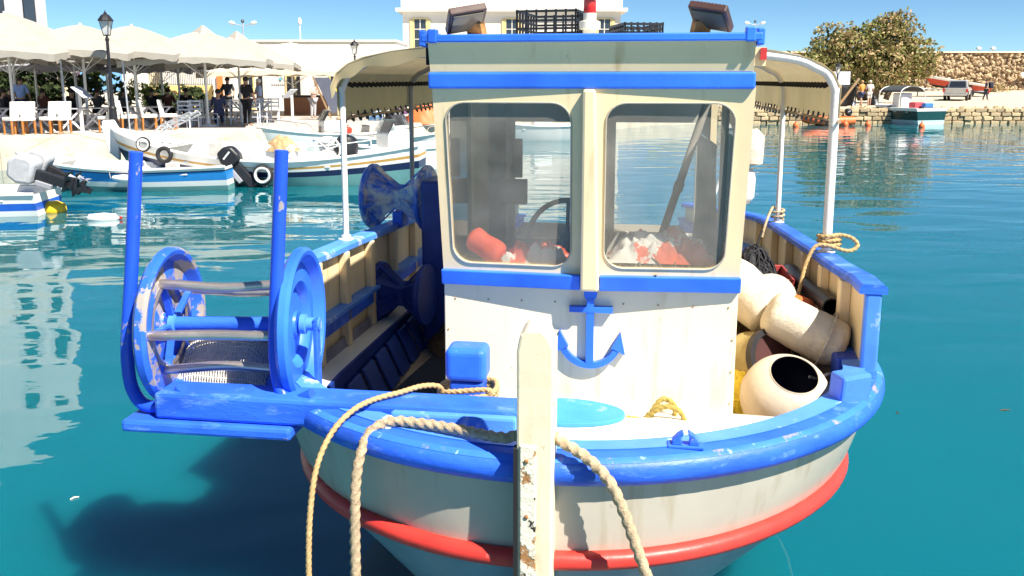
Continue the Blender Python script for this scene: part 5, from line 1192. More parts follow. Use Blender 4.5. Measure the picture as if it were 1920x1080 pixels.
# ------------------------------------------------------------------ people
SKIN = M('skin', (.46, .26, .17), .6, var=.05); HAIR = M('dark_hair', (.025, .018, .014), .7)
def skinobj(name, mat, parent, V, Ed, rad, sub=1):
    me = bpy.data.meshes.new(name); me.from_pydata(V, Ed, []); me.materials.append(mat)
    o = bpy.data.objects.new(name, me); COL.objects.link(o); o.parent = parent; md = o.modifiers.new('Skin', 'SKIN'); md.use_smooth_shade = True
    for i, r_ in enumerate(rad): me.skin_vertices[0].data[i].radius = r_ if isinstance(r_, tuple) else (r_, r_)
    me.skin_vertices[0].data[0].use_root = True
    q = o.modifiers.new('s', 'SUBSURF'); q.levels = sub; q.render_levels = sub; return o
def person(label, p, rz, top, bottom, pose='stand', hair=HAIR, h=1.72, shorts=False, cap=None, group=None, arms=((.05, -.12), (.05, -.12)), lean=0.0):
    t = thing('person', label, 'person', p, R(rz), group); s_ = h / 1.72; sit = pose == 'sit'
    hz_ = .50 if sit else .92
    def T(x, y, z): return ((x) * s_, (y - lean * max(0, z - hz_)) * s_, z * s_)
    J = {'pel': (0, 0, hz_), 'wai': (0, 0, hz_ + .18), 'che': (0, .0, hz_ + .40), 'col': (0, .005, hz_ + .515), 'nek': (0, 0, hz_ + .56), 'hed': (0, -.02, hz_ + .63), 'top': (0, -.01, hz_ + .79)}
    for i, sg in enumerate((-1, 1)):
        ay, fy = arms[i]
        J['sh%d' % i] = (sg * .18, 0, hz_ + .50); J['el%d' % i] = (sg * .25, ay * -1 + .02, hz_ + .23); J['ha%d' % i] = (sg * .22, fy * 1.6, hz_ + (.02 if abs(fy) < .15 else .2)); J['fi%d' % i] = (sg * .21, fy * 1.6 - .05, hz_ + (-.10 if abs(fy) < .15 else .20))
        if sit: J['hp%d' % i] = (sg * .09, -.03, hz_ - .0); J['kn%d' % i] = (sg * .11, -.42, hz_ + .0); J['an%d' % i] = (sg * .11, -.40, .07); J['to%d' % i] = (sg * .12, -.55, .03)
        else:
            st = .14 * sg if pose == 'walk' else 0.0
            J['hp%d' % i] = (sg * .09, 0, hz_ - .05); J['kn%d' % i] = (sg * .10, st * .6 - .01, .49); J['an%d' % i] = (sg * .10, st * 1.2 + .02, .07); J['to%d' % i] = (sg * .11, st * 1.2 - .14, .03)
    rad = {'pel': (.14, .11), 'wai': (.125, .095), 'che': (.155, .105), 'col': .075, 'nek': .055, 'hed': .075, 'top': .07, 'sh': .058, 'el': .042, 'ha': .032, 'fi': .025, 'hp': .085, 'kn': .06, 'an': .042, 'to': .035}
    def chain(nodes, edges, k=1.0, extra=0.0):
        V = [T(*J[n]) for n in nodes]; rr = []
        for n in nodes:
            q = rad[n[:2] if n[-1] in '01' else n]; rr.append(tuple((x * k + extra) * s_ for x in q) if isinstance(q, tuple) else (q * k + extra) * s_)
        return V, [(nodes.index(a), nodes.index(b)) for a, b in edges], rr
    N = ['pel', 'wai', 'che', 'nek', 'hed', 'top'] + [k + str(i) for i in (0, 1) for k in ('sh', 'el', 'ha', 'fi', 'hp', 'kn', 'an', 'to')]
    E = [('pel', 'wai'), ('wai', 'che'), ('che', 'nek'), ('nek', 'hed'), ('hed', 'top')] + [(a + str(i), b + str(i)) for i in (0, 1) for a, b in (('sh', 'el'), ('el', 'ha'), ('ha', 'fi'), ('hp', 'kn'), ('kn', 'an'), ('an', 'to'))] + [('che', 'sh0'), ('che', 'sh1'), ('pel', 'hp0'), ('pel', 'hp1')]
    skinobj('body', SKIN, t, *chain(N, E))
    N = ['che', 'wai', 'pel', 'sh0', 'el0', 'sh1', 'el1', 'col']; skinobj('shirt', top, t, *chain(N, [('che', 'wai'), ('wai', 'pel'), ('che', 'col'), ('che', 'sh0'), ('che', 'sh1'), ('sh0', 'el0'), ('sh1', 'el1')], 1.06, .012))
    N = ['pel', 'hp0', 'kn0', 'hp1', 'kn1'] + ([] if shorts else ['an0', 'an1']); skinobj('trousers', bottom, t, *chain(N, [('pel', 'hp0'), ('pel', 'hp1'), ('hp0', 'kn0'), ('hp1', 'kn1')] + ([] if shorts else [('kn0', 'an0'), ('kn1', 'an1')]), 1.08, .012))
    m = MB(); c = Vector(T(0, .0, hz_ + .735)); m.lathe([(.098, -.045), (.105, .0), (.095, .05), (.06, .09), (.001, .105)], 14, c, (0, .25, 1), cap=False); m.v = [tuple(c + (Vector(v) - c) * s_) for v in m.v]; m.build('hat' if cap else 'hair', cap or hair, t, smooth=60)
    m = MB(); c = Vector(T(0, -.105, hz_ + .68)); m.lathe([(.016, -.02), (.012, .01), (.004, .03)], 6, c); m.build('nose', SKIN, t, smooth=60)
    return t
def cl(n, c): return M('cloth_' + n, c, .9, var=.1, vs=8)
def pp(u, v): q = on(u, v, QZ); return (q.x, q.y, QZ)
person('man in light blue polo shirt standing with his back turned by the hedge', pp(45, 236), 180, cl('ltblue', (.26, .38, .70)), cl('navy', (.03, .04, .10)), h=1.75)
person('waiter in black standing beside the pale taverna chairs', pp(465, 236), 160, cl('black', (.015, .016, .02)), cl('black2', (.012, .012, .015)), h=1.74, arms=((.05, -.12), (.1, -.2)))
person('waiter with white cap and light blue shirt bending to a table', pp(488, 227), -60, cl('sky', (.36, .46, .66)), cl('sky2', (.40, .48, .62)), cap=M('white_slipcover', 0), h=1.68, arms=((.1, -.25), (.1, -.25)))
person('man in dark vest walking before the cafe front', pp(430, 222), 20, cl('charcoal', (.05, .055, .06)), cl('grey', (.10, .10, .10)), 'walk', h=1.74)
person('woman in pale top and grey trousers leaning over the counter', pp(588, 222), 60, cl('pink', (.70, .55, .48)), cl('greyp', (.42, .40, .42)), h=1.6, lean=.35, arms=((.1, -.25), (.1, -.25)))
sv = person('seated man in navy reading a menu by the parasol pole', pp(412, 236), 200, cl('navy', 0), cl('navy', 0), 'sit', arms=((.1, -.25), (.1, -.25)))
DL = ['dark clad diner seated far left in the shade', 'diner in shade just right of the hedge', 'diner in shade behind the slim menu stand', 'diner in shade left of the lamp post', 'diner in shade between the lamp post and the potted plants', 'diner seated right of the potted plants', 'diner seated in the middle of the shaded group right of the lamp post', 'diner at the right end of the shaded group', 'diner in a red brown top far left behind the tables']
for i, (u, v, rz) in enumerate(((12, 234, 150), (85, 232, 170), (140, 231, 190), (186, 231, 160), (236, 228, 175), (288, 228, 170), (318, 227, 190), (352, 227, 200), (24, 226, 30))):
    person(DL[i], pp(u, v), rz, cl(('black', 'brownred', 'black2', 'charcoal', 'grey', 'black', 'brownred', 'black2', 'brownred')[i], (.12, .045, .03)), cl('black2', 0), 'sit', group='seated diners', arms=((.1, -.25), (.1, -.25)))
person('walker in dark clothes with backpack crossing the dirt ground', (at(1847, 190, 70).x, 70, gz(60, 70)), 60, cl('darknavy', (.02, .025, .05)), cl('darkblue', (.03, .035, .06)), 'walk', h=1.7)
bpk = thing('backpack', 'dark backpack on the walker crossing the dirt ground', 'backpack', (at(1852, 190, 70).x + .12, 69.95, gz(60, 70) + 1.0)); m = MB(); m.bb(-.16, .16, -.14, .14, 0, .48); m.build('bag', cl('darknavy', 0), bpk, bevel=.06); m = MB(); m.bb(-.1, .1, -.17, -.141, .08, .28); m.build('pocket', cl('darknavy', 0), bpk, bevel=.02)
person('bather in orange top under the tamarisk tree', (at(1614, 198, 56).x, 56, QZ), 200, cl('orange', (.62, .28, .07)), cl('navy', 0), 'walk', hair=M('fair_hair', (.4, .25, .1), .8), h=1.6, shorts=True)
person('bather in white shirt beside the one in orange', (at(1629, 198, 56).x, 56, QZ), 170, cl('white', (.7, .68, .66)), cl('white', 0), 'walk', hair=M('grey_hair', (.5, .48, .44), .8), h=1.6, shorts=True)

# ------------------------------------------------------------------ other boats
GELW = M('white_gelcoat', (.80, .79, .76), .3, var=.04, vs=3); SKYB = M('sky_blue_gelcoat', (.025, .24, .62), .3, var=.08, vs=2); TEALB = M('teal_bottom_paint', (.13, .30, .30), .5, var=.12, vs=2); NAVY = M('navy_strake', (.012, .022, .075), .35, var=.1); OCH = M('ochre_strake', (.52, .29, .07), .45, var=.12)
GREEN = M('bottle_green_gelcoat', (.006, .045, .045), .25, var=.1); PALEB = M('pale_aqua_bottom', (.42, .60, .62), .4, var=.06); TYRE = M('tyre_rubber', (.02, .02, .022), .8, var=.2); WTYRE = M('tyre_white', (.66, .66, .66), .7)
def hull(t, L, B, Hm, bow, stern, bands, rake=.5, trans=.85, draft=.15, fine=.5, flare=.5):
    def pt(s, k, sd, off=0):
        w = B / 2 * (1 - (1 - min(s / fine, 1)) ** 2) ** .75
        if s > .55: w *= 1 - (1 - trans) * sstep((s - .55) / .45)
        w *= (flare + (1 - flare) * k ** .7)
        zs = Hm + bow * max(0, 1 - s / .6) ** 2 + stern * max(0, (s - .55) / .45) ** 2
        x = -L / 2 + rake * (1 - k) ** 1.3 * (1 - s) + s * L
        return Vector((x, sd * (w + off), lerp(-draft, zs, k)))
    for k0, k1, mat, nm in bands:
        m = MB()
        for sd in (-1, 1): m.grid(lambda s, q, sd=sd: pt(s, lerp(k0, k1, q), sd), 28, 4)
        a = [pt(1, lerp(k0, k1, q / 4), -1) for q in range(5)] + [pt(1, lerp(k0, k1, q / 4), 1) for q in range(4, -1, -1)]
        m.add(a, [tuple(range(10))]); m.build(nm, mat, t, smooth=40)
    return pt
def fit(t, pt, capm, floorm, thw=(.35, .6, .8), cap_r=.035, inner=GELW, fl=.35):
    m = MB(); P = [pt(1 - i / 24, 1, -1) for i in range(25)] + [pt(i / 24, 1, 1) for i in range(1, 25)]; m.tube(P, cap_r, 8); m.build('gunwale', capm, t, smooth=60)
    m = MB()
    for sd in (-1, 1): m.grid(lambda s, q, sd=sd: pt(lerp(.04, .985, s), lerp(1, fl, q), sd, -.03), 24, 3)
    m.build('inner_skin', inner, t, smooth=40)
    m = MB(); n = 20; L_ = [pt(lerp(.1, .98, i / n), fl + .02, -1, -.02) for i in range(n + 1)]; R_ = [pt(lerp(.1, .98, i / n), fl + .02, 1, -.02) for i in range(n + 1)]
    z = max(.02, L_[n // 2].z)
    for q in L_ + R_: q.z = z
    m.add(L_ + R_, [(i, i + 1, n + 2 + i, n + 1 + i) for i in range(n)]); m.build('floor', floorm, t)
    for s in thw:
        a = pt(s, .8, -1); b = pt(s, .8, 1); m = MB(); m.beam(a, b, .26, .035); m.build('thwart', inner, t, bevel=.006)
    a = pt(0.02, 1, 1); m = MB(); n = 8; F = [pt(.22 * i / n, .985, -1) for i in range(n + 1)] + [pt(.22 * i / n, .985, 1) for i in range(n + 1)]
    m.add(F, [(i, i + 1, n + 2 + i, n + 1 + i) for i in range(n)]); m.build('bow_deck', inner, t)
def outboard(par, p, sc=1.0, tilt=35, cover=None, rz=0, name='outboard_motor', col=BLACKP):
    o = bpy.data.objects.new(name, None); COL.objects.link(o); o.parent = par; o.location = p; o.rotation_euler = (0, R(-tilt), R(rz)); o.scale = (sc, sc, sc)
    m = MB(); m.prism([(-.12, .10), (.20, .10), (.26, .2), (.24, .42), (.12, .52), (-.10, .50), (-.16, .3)], lambda q: (q[0], -.15, q[1]), lambda q: (q[0], .15, q[1]))
    if cover: m.v = [(a * 1.25, b * 1.25, c * 1.15 - .03 + .03 * mnoise.noise(Vector((a * 9, b * 9, c * 9)))) for a, b, c in m.v]
    m.build('cowl', cover or col, o, bevel=.06, seg=3, smooth=50)
    if not cover: m = MB(); m.box((.05, -.152, .34), (.2, .006, .035), Matrix.Rotation(R(-12), 3, 'Y')); m.build('stripe', WTYRE, o)
    m = MB(); m.bb(-.05, .13, -.06, .06, -.45, .11); m.build('leg', col, o, bevel=.02)
    m = MB(); m.bb(-.1, .26, -.11, .11, -.47, -.451); m.build('plate', col, o)
    m = MB(); m.lathe([(.001, -.2), (.045, -.12), (.055, 0), (.045, .14), (.02, .16)], 10, (.03, 0, -.62), (1, 0, 0)); m.bb(-.02, .1, -.015, .015, -.82, -.471); m.build('gearcase', col, o, smooth=40)
    m = MB()
    for k in range(3):
        a = R(120 * k); d = Vector((0, math.cos(a), math.sin(a))); q = Vector((0, -math.sin(a), math.cos(a))); c = Vector((.2, 0, -.62)); m.add([c + d * .02 - q * .02, c + d * .12 - q * .06 + Vector((.03, 0, 0)), c + d * .15 + q * .01, c + d * .02 + q * .02], [(0, 1, 2, 3)])
    m.build('propeller', GREYM, o, solid=.008)
    m = MB(); m.bb(-.14, -.051, -.10, .10, -.25, .05); m.build('clamp', GREYM, o, bevel=.01); return o
def place(name, label, ct, u, v, rz, group=None):
    q = on(u, v, 0); return thing(name, label, ct, (q.x, q.y, 0), R(rz), group)
def tyre(par, p, r_, ax=(0, 1, 0), w=True):
    m = MB(); m.tube([Vector(p) + Matrix.Rotation(2 * math.pi * k / 24, 3, Vector(ax)) @ (Vector(ax).orthogonal().normalized() * r_) for k in range(24)], r_ * .32, 8, closed=True); o = m.build('tyre_fender', TYRE, par, smooth=60)
    if w: m = MB(); m.tube([Vector(p) - Vector((0, r_ * .2, 0)) + Matrix.Rotation(2 * math.pi * k / 24, 3, Vector(ax)) @ (Vector(ax).orthogonal().normalized() * r_ * .9) for k in range(24)], r_ * .2, 6, closed=True); m.build('white_wall', WTYRE, o, smooth=60)
BG = 'boats moored along the left quay'
t = place('rowing_boat', 'open boat with sky blue and white hull and black outboard, moored at left', 'boat', 240, 352, 2, BG)
pt = hull(t, 5.0, 1.7, .50, .33, .06, [(0, .38, TEALB, 'bottom'), (.38, .56, GELW, 'white_stripe'), (.56, .86, SKYB, 'blue_side'), (.86, .90, NAVY, 'dark_line'), (.90, 1, GELW, 'top_strake')], rake=.55, flare=.62)
fit(t, pt, GELW, GELW); outboard(t, (2.58, 0, .42), 1.15, 38)
for s, w_ in ((.18, ORANGE), (.56, GELW)):
    q = pt(s, .72, -1); m = MB(); m.lathe([(.001, -.33), (.05, -.3), (.085, -.1), (.085, .1), (.05, .3), (.001, .33)], 12, q + Vector((0, -.1, 0)), (1, 0, -.05)); f = m.build('side_fender', M('pale_orange_fender', (.72, .50, .36), .5) if s < .3 else GELW, t, smooth=60)
    for d in (-.35, .35): m = MB(); m.tube([q + Vector((d, -.1, 0)), pt(s + d / 5, 1, -1)], .008, 5); m.build('lanyard', ROPEG, f)
for x in (-.6, .2): m = MB(); m.tube([(x, -.7, .52), (x + .05, -.7, .68), (x + .5, -.7, .68), (x + .55, -.7, .52)], .018, 6); m.build('grab_rail', WHITEM, t, smooth=60)
m = MB(); m.bb(1.1, 1.35, -.55, -.3, .42, .62); m.build('locker', M('grey_locker', (.5, .48, .45), .6), t, bevel=.01)
m = MB(); m.tube([(-2.35, 0, .85), (-1.6, .5, 1.3), (-1.0, 1.3, 1.0)], .012, 5); m.build('painter', ROPEW, t)
t = place('wooden_caique', 'large white wooden boat with navy and ochre strakes behind the blue one', 'boat', 500, 340, -4, BG)
pt = hull(t, 7.9, 2.5, .60, .72, .35, [(0, .55, TEALB, 'bottom'), (.55, .70, NAVY, 'navy_strake'), (.70, .77, GELW, 'white_line'), (.77, .83, OCH, 'ochre_strake'), (.83, 1, GELW, 'top_strake')], rake=.8, trans=.45, flare=.55, draft=.25)
fit(t, pt, GELW, GELW, thw=(.3, .5, .72))
m = MB(); m.prism([(-4.0, .7), (-3.75, .5), (-3.7, 1.25), (-3.85, 1.52), (-4.12, 1.50), (-4.15, 1.3)], lambda q: (q[0], -.07, q[1]), lambda q: (q[0], .07, q[1])); m.build('stem_head', GELW, t, bevel=.03)
q = pt(.55, .70, -1); tyre(t, q + Vector((-.1, -.12, -.05)), .19); q = pt(.23, .88, -1); tyre(t, q + Vector((0, -.1, 0)), .16, w=False); q = pt(.16, .95, -1); tyre(t, q + Vector((0, -.1, .05)), .14)
m = MB(); m.bb(-.9, .9, -.55, .55, .6, .95); m.build('cabin_trunk', GELW, t, bevel=.05)
m = MB(); m.bb(-1.3, -.92, -.35, .1, .6, .98); m.build('grey_box', M('grey_locker', 0), t, bevel=.01)
m = MB()
for y in (-.25, .25): m.tube([(-2.9, y, 1.05), (-2.5, y, 1.4), (-1.75, y, 1.72), (-1.7, y, 1.66), (-2.5, y, 1.3)], .025, 6)
for k in range(4): x = -2.6 + k * .25; z = 1.36 + k * .11; m.tube([(x, -.25, z), (x, .25, z)], .02, 5)
m.build('boarding_ladder', M('galvanised', 0), t, smooth=60)
m = MB()
for s in (.62, .7, .78, .86): a = pt(s, 1, -1); m.tube([a, a + Vector((0, .02, .32))], .014, 5)
m.tube([pt(s, 1, -1) + Vector((0, .02, .32)) for s in (.62, .7, .78, .86)], .014, 5); m.build('side_rail', WHITEM, t)
m = MB(); c = Vector((1.75, -.55, .85)); m.tube([c + Vector((.3 * math.cos(2 * math.pi * k / 20), 0, .3 * math.sin(2 * math.pi * k / 20))) for k in range(20)], .025, 6, closed=True)
for k in range(3): a = R(60 * k + 20); d = Vector((.3 * math.cos(a), 0, .3 * math.sin(a))); m.tube([c - d, c + d], .018, 5)
m.build('winch_wheel', WHITEM, t, smooth=60)
m = MB(); m.lathe([(.001, .35), (.2, .3), (.3, .1), (.3, -.1), (.2, -.2)], 10, (2.1, -.2, .85), (.2, 0, 1)); m.build('engine_cover', BLACKP, t, smooth=40)
heap((0, 0, 0), .45, .3, .35, 41).build('net_pile', M('tan_net', (.42, .28, .14), .9, var=.5, vs=14), t, smooth=60, loc=(.55, -.35, .8))
# far-left boat: two covered outboards at the edge
t = place('motor_boat', 'boat cut by the left edge with grey hooded outboards', 'boat', -82, 400, 6, BG)
pt = hull(t, 3.4, 1.5, .42, .2, .0, [(0, .45, GELW, 'bottom'), (.45, .7, M('cobalt_gelcoat', (.02, .12, .55), .3), 'blue_side'), (.7, 1, GELW, 'top_strake')], flare=.7); fit(t, pt, GELW, GELW)
GC = M('grey_cover_cloth', (.42, .42, .44), .85, var=.12, vs=9, bump=.6, bs=14)
outboard(t, (1.75, -.35, .70), 1.05, 72, GC, -8); outboard(t, (1.65, .35, .72), 1.0, 60, GC, -4)
q = on(97, 398, 0); t = thing('mooring_buoy', 'yellow teardrop mooring buoy floating left of the net drum', 'buoy', (q.x, q.y, 0), R(20)); m = MB(); m.lathe([(.001, -.27), (.11, -.24), (.165, -.1), (.15, .05), (.07, .22), (.04, .3), (.001, .31)], 18, (0, 0, .07), (-1, 0, .12)); m.build('float', M('yellow_buoy', (.80, .48, .02), .4), t, smooth=60); m = MB(); m.tube([(-.3 + .03 * math.cos(a), 0, .1 + .03 * math.sin(a)) for a in [R(45 * k) for k in range(8)]], .01, 5, closed=True); m.build('eye', STEEL, t)
q = on(195, 412, 0); t = thing('white_buoy', 'flat white float on the water right of the yellow buoy', 'buoy', (q.x, q.y, 0)); m = MB(); m.lathe([(.001, -.3), (.08, -.25), (.1, 0), (.08, .2), (.001, .28)], 14, (0, 0, .03), (1, .1, 0)); m.build('float', GELW, t, smooth=60); m = MB(); m.lathe([(.03, .28), (.02, .32)], 8, (0, 0, .03), (1, .1, 0)); m.build('cap', REDL, t)
# white motor boats crowded behind
def skiff(label, u, v, rz, L, B, H, outb=True, col=BLACKP, side=GELW):
    t = place('white_motor_boat', label, 'boat', u, v, rz, BG); pt = hull(t, L, B, H, .3, .05, [(0, .3, GELW, 'bottom'), (.3, .5, side, 'stripe'), (.5, 1, GELW, 'side')], flare=.65); fit(t, pt, GELW, GELW)
    m = MB(); m.bb(-.3, .5, -.35, .35, H * .6, H + .45); m.build('console', GELW, t, bevel=.06); m = MB(); m.hexa([(-.35, -.4, H + .45), (-.3, -.4, H + .45), (-.3, .4, H + .45), (-.35, .4, H + .45), (-.1, -.36, H + .8), (-.07, -.36, H + .8), (-.07, .36, H + .8), (-.1, .36, H + .8)]); m.build('windshield', GLASSC, t)
    m = MB()
    for sd in (-1, 1): m.tube([pt(.05, 1, sd), pt(.08, 1, sd) + Vector((0, 0, .3)), pt(.3, 1, sd) + Vector((0, 0, .3)), pt(.36, 1, sd)], .015, 5)
    m.build('pulpit_rail', STEEL, t, smooth=60)
    if outb: outboard(t, (L / 2 + .1, 0, H * .8), 1.0, 30, None, 0, col=col)
    return t
skiff('white motor boat behind the stern of the wooden boat', 735, 318, 40, 4.6, 1.8, .62, True, BLACKP)
skiff('white motor boat with red cowled outboard beside the cabin', 742, 290, 150, 4.4, 1.7, .55, True, M('red_cowl', (.55, .05, .03), .35), M('aqua_stripe', (.1, .45, .5), .4))
skiff('white motor boat with stern to quay behind the wooden boat', 620, 288, 30, 5.0, 1.9, .7, False)
skiff('white motor boat moored off the breakwater, seen through the cabin windows', 1010, 262, 12, 5.2, 1.9, .6, True)
# right-hand motor boat with canopy
t = place('cabin_cruiser', 'white and dark green motor boat with arched canopy at the right quay', 'boat', 1692, 231, -70, None)
pt = hull(t, 4.2, 2.3, .92, .15, .0, [(0, .38, PALEB, 'bottom'), (.38, .86, GREEN, 'green_side'), (.86, 1, GELW, 'top_strake')], flare=.78, rake=.7, trans=.95); fit(t, pt, GELW, GELW)
m = MB(); m.bb(-.5, .2, -.4, .4, .7, 1.75); m.build('console', GELW, t, bevel=.06)
for x in (-1.0, .6): m = MB(); m.tube(cat([(x, -.95, .95), (x, -.93, 1.6), (x, -.7, 2.0), (x, 0, 2.15), (x, .7, 2.0), (x, .93, 1.6), (x, .95, .95)], 5), .025, 8); m.build('canopy_hoop', WHITEM, t, smooth=60)
m = MB(); m.grid(lambda s, q: (lerp(-1.05, .65, s), lerp(-.85, .85, q), 2.17 - .35 * (2 * q - 1) ** 2), 8, 10); m.build('canopy', M('charcoal_canvas', (.05, .055, .06), .8), t, smooth=60, solid=.02)
m = MB(); m.bb(.7, 1.2, -.35, .35, .8, 1.25); m.build('red_seat', M('red_seat', (.55, .08, .10), .6), t, bevel=.05); m = MB(); m.bb(1.3, 1.6, .0, .6, .95, 1.2); m.build('blue_cushion', M('blue_cushion', (.05, .2, .5), .6), t, bevel=.03)
q = pt(.9, .9, 1); m = MB(); m.tube(cat([(-1.6, .75, .95), (-2.2, 1.3, .45), (-2.6, 1.7, .02)], 6), .022, 6); m.build('mooring_line', ROPEW, t)
# orange inflatable
t = place('inflatable_boat', 'orange inflatable boat with black outboard moored at the right quay', 'boat', 1552, 234, 8)
m = MB(); m.tube(cat([(1.2, -.62, .25), (-.4, -.62, .25), (-1.0, -.45, .3), (-1.3, 0, .36), (-1.0, .45, .3), (-.4, .62, .25), (1.2, .62, .25)], 6), .24, 14); m.build('tube', ORANGE, t, smooth=60)
m = MB(); m.bb(-.9, 1.1, -.45, .45, .12, .2); m.build('floor', BLACKP, t); m = MB(); m.bb(1.02, 1.1, -.42, .42, .1, .5); m.build('transom', BLACKP, t); m = MB(); m.bb(-.1, .2, -.5, .5, .36, .42); m.build('thwart', GREYM, t)
m = MB(); m.bb(-.2, .5, -.3, .3, .42, .68); m.build('canvas_pile', BLACKP, t, bevel=.12); outboard(t, (1.22, 0, .45), .9, 15); m = MB(); m.box((-.5, -.87, .28), (.7, .02, .08)); m.build('side_patch', BLACKP, t)
for i, (u, v, lb) in enumerate(((1492, 238, 'orange buoy left of the inflatable boat'), (1627, 236, 'orange buoy between inflatable and green motor boat'), (1728, 239, 'orange buoy under the stern of the green motor boat'), (1585, 236, 'orange buoy at the right end of the inflatable boat'))):
    q = on(u, v, 0); t = thing('orange_buoy', lb, 'buoy', (q.x, q.y, 0), 0, 'orange mooring buoys'); m = MB(); m.lathe([(.001, -.12), (.12, -.08), (.17, .05), (.13, .18), (.05, .25), (.05, .3), (.001, .31)], 14); m.build('float', ORANGE, t, smooth=60); m = MB(); m.tube([(.04 * math.cos(a), 0, .33 + .04 * math.sin(a)) for a in [R(45 * k) for k in range(8)]], .012, 5, closed=True); m.build('eye', STEEL, t)

# pickup truck
D = 71.0; q = at(1795, 186, D); gzv = gz(q.x, D)
t = thing('pickup_truck', 'silver pickup truck parked on the dirt ground, seen from behind', 'pickup truck', (q.x, D, gzv), R(58))
SIL = M('silver_paint', (.50, .49, .47), .3, metal=.4, var=.06); 
# local: x forward (front at +x)
side = [(-2.45, .48), (-2.45, 1.02), (-.45, 1.02), (.05, 1.05), (1.0, 1.05), (2.25, .95), (2.4, .75), (2.4, .45)]
m = MB(); m.prism(side, lambda p: (p[0], -.84, p[1]), lambda p: (p[0], .84, p[1])); m.build('body', SIL, t, bevel=.05)
m = MB(); m.prism([(-.55, 1.02), (-.40, 1.62), (.45, 1.66), (1.05, 1.06)], lambda p: (p[0], -.76 if p[1] < 1.1 else -.64, p[1]), lambda p: (p[0], .76 if p[1] < 1.1 else .64, p[1])); cb = m.build('cab', SIL, t, bevel=.04)
m = MB(); m.hexa([(-.565, -.6, 1.12), (-.565, .6, 1.12), (-.52, .6, 1.12), (-.52, -.6, 1.12), (-.455, -.54, 1.55), (-.455, .54, 1.55), (-.41, .54, 1.55), (-.41, -.54, 1.55)]); m.build('rear_window', PANE, cb)
for sd in (-1, 1): m = MB(); m.hexa([(-.40, sd * .755, 1.12), (.78, sd * .755, 1.12), (.78, sd * .70, 1.12), (-.40, sd * .70, 1.12), (-.30, sd * .68, 1.55), (.42, sd * .68, 1.55), (.42, sd * .62, 1.55), (-.30, sd * .62, 1.55)]); m.build('side_window', PANE, cb)
m = MB(); m.bb(-2.35, -.55, -.72, .72, 1.0, 1.024); m.build('bed', BLACKP, t); m = MB(); m.bb(-2.475, -2.452, -.70, .70, .60, 1.0); m.build('tailgate', SIL, t, bevel=.01)
m = MB(); m.bb(-2.56, -2.452, -.82, .82, .42, .55); m.build('rear_bumper', M('chrome_bumper', (.6, .6, .6), .25, metal=.7), t, bevel=.02)
for sd in (-1, 1): m = MB(); m.bb(-2.472, -2.44, sd * .83 - .08, sd * .83 + .005 * sd + .06, .68, .98); m.build('tail_light', REDL, t); m = MB(); m.bb(.55, .7, sd * .86 - .12, sd * .86 + .12, 1.08, 1.24); m.build('mirror', BLACKP, t, bevel=.02)
for x in (-1.45, 1.5):
    for sd in (-1, 1):
        m = MB(); m.lathe([(.2, -.1), (.33, -.1), (.36, -.06), (.36, .06), (.33, .1), (.2, .1)], 22, (x, sd * .78, .36), (0, 1, 0)); w = m.build('wheel', TYRE, t, smooth=40); m = MB(); m.lathe([(.2, -.101), (.06, -.09), (.06, .09), (.2, .101)], 14, (x, sd * .78, .36), (0, 1, 0)); m.build('rim', STEEL, w)
        m = MB(); m.tube([(x + .42 * math.cos(a), sd * .855, .36 + .42 * math.sin(a)) for a in [R(10 * k) for k in range(19)]], .035, 6); m.build('wheel_arch', BLACKP, t)
# red boat on its trailer
D = 77.0; q = at(1790, 172, D)
t = thing('boat_trailer', 'low boat trailer behind the pickup under the red boat', 'trailer', (q.x, D, gz(q.x, D)), R(-4)); m = MB()
for y in (-.6, .6): m.beam((-3.4, y * .2, .75), (2.4, y, .45), .08, .1)
m.beam((1.0, -.8, .48), (1.0, .8, .48), .08, .08); m.build('frame', M('galvanised', 0), t)
for y in (-.85, .85): m = MB(); m.lathe([(.15, -.09), (.3, -.09), (.32, 0), (.3, .09), (.15, .09)], 18, (1.0, y, .32), (0, 1, 0)); m.build('wheel', TYRE, t, smooth=40)
m = MB(); m.tube([(-3.2, 0, .75), (-3.2, 0, .0)], .05, 8); m.build('jockey_leg', IRON, t)
t2 = thing('red_boat', 'red and white open boat resting tilted on a trailer', 'boat', (q.x, D, gz(q.x, D) + .80), R(-4)); t2.rotation_euler = (0, R(8.5), R(-4))
pt = hull(t2, 5.6, 1.9, .55, .12, 0, [(0, .2, BLACKP, 'bottom'), (.2, .78, M('red_gelcoat', (.50, .055, .025), .35, var=.1), 'red_side'), (.78, 1, GELW, 'top_strake')], flare=.5, rake=.9, draft=.2); fit(t2, pt, GELW, GELW)
# things under the tree
D = 55; q = at(1577, 147, D); t = thing('notice_board', 'white board on posts beside the right shore lamp post', 'board', (q.x, D, QZ)); w = 33 / 1600 * D / 2
m = MB(); m.bb(-w, w, -.03, .03, at(1577, 160, D).z - QZ, at(1577, 134, D).z - QZ); m.build('panel', M('pale_blue_board', (.62, .66, .72), .5), t)
for sd in (-1, 1): m = MB(); m.bb(sd * w * .9 - .03, sd * w * .9 + .03, .031, .09, 0, at(1577, 136, D).z - QZ); m.build('post', IRON, t)
q = at(1575, 195, 53.5); t = thing('net_rack', 'dark nets draped over a rack with a slanting brown plank under the tree', 'net rack', (q.x, 53.5, QZ))
m = MB(); m.grid(lambda s, p: (lerp(-1.1, 1.0, s), .5 * p + .15 * math.sin(s * 9), (1.35 - .3 * abs(s - .4)) * (1 - p) + .02 + .1 * mnoise.noise(Vector((s * 6, p * 4, 0)))), 16, 8); m.build('drape', BNET, t, smooth=60, solid=.03)
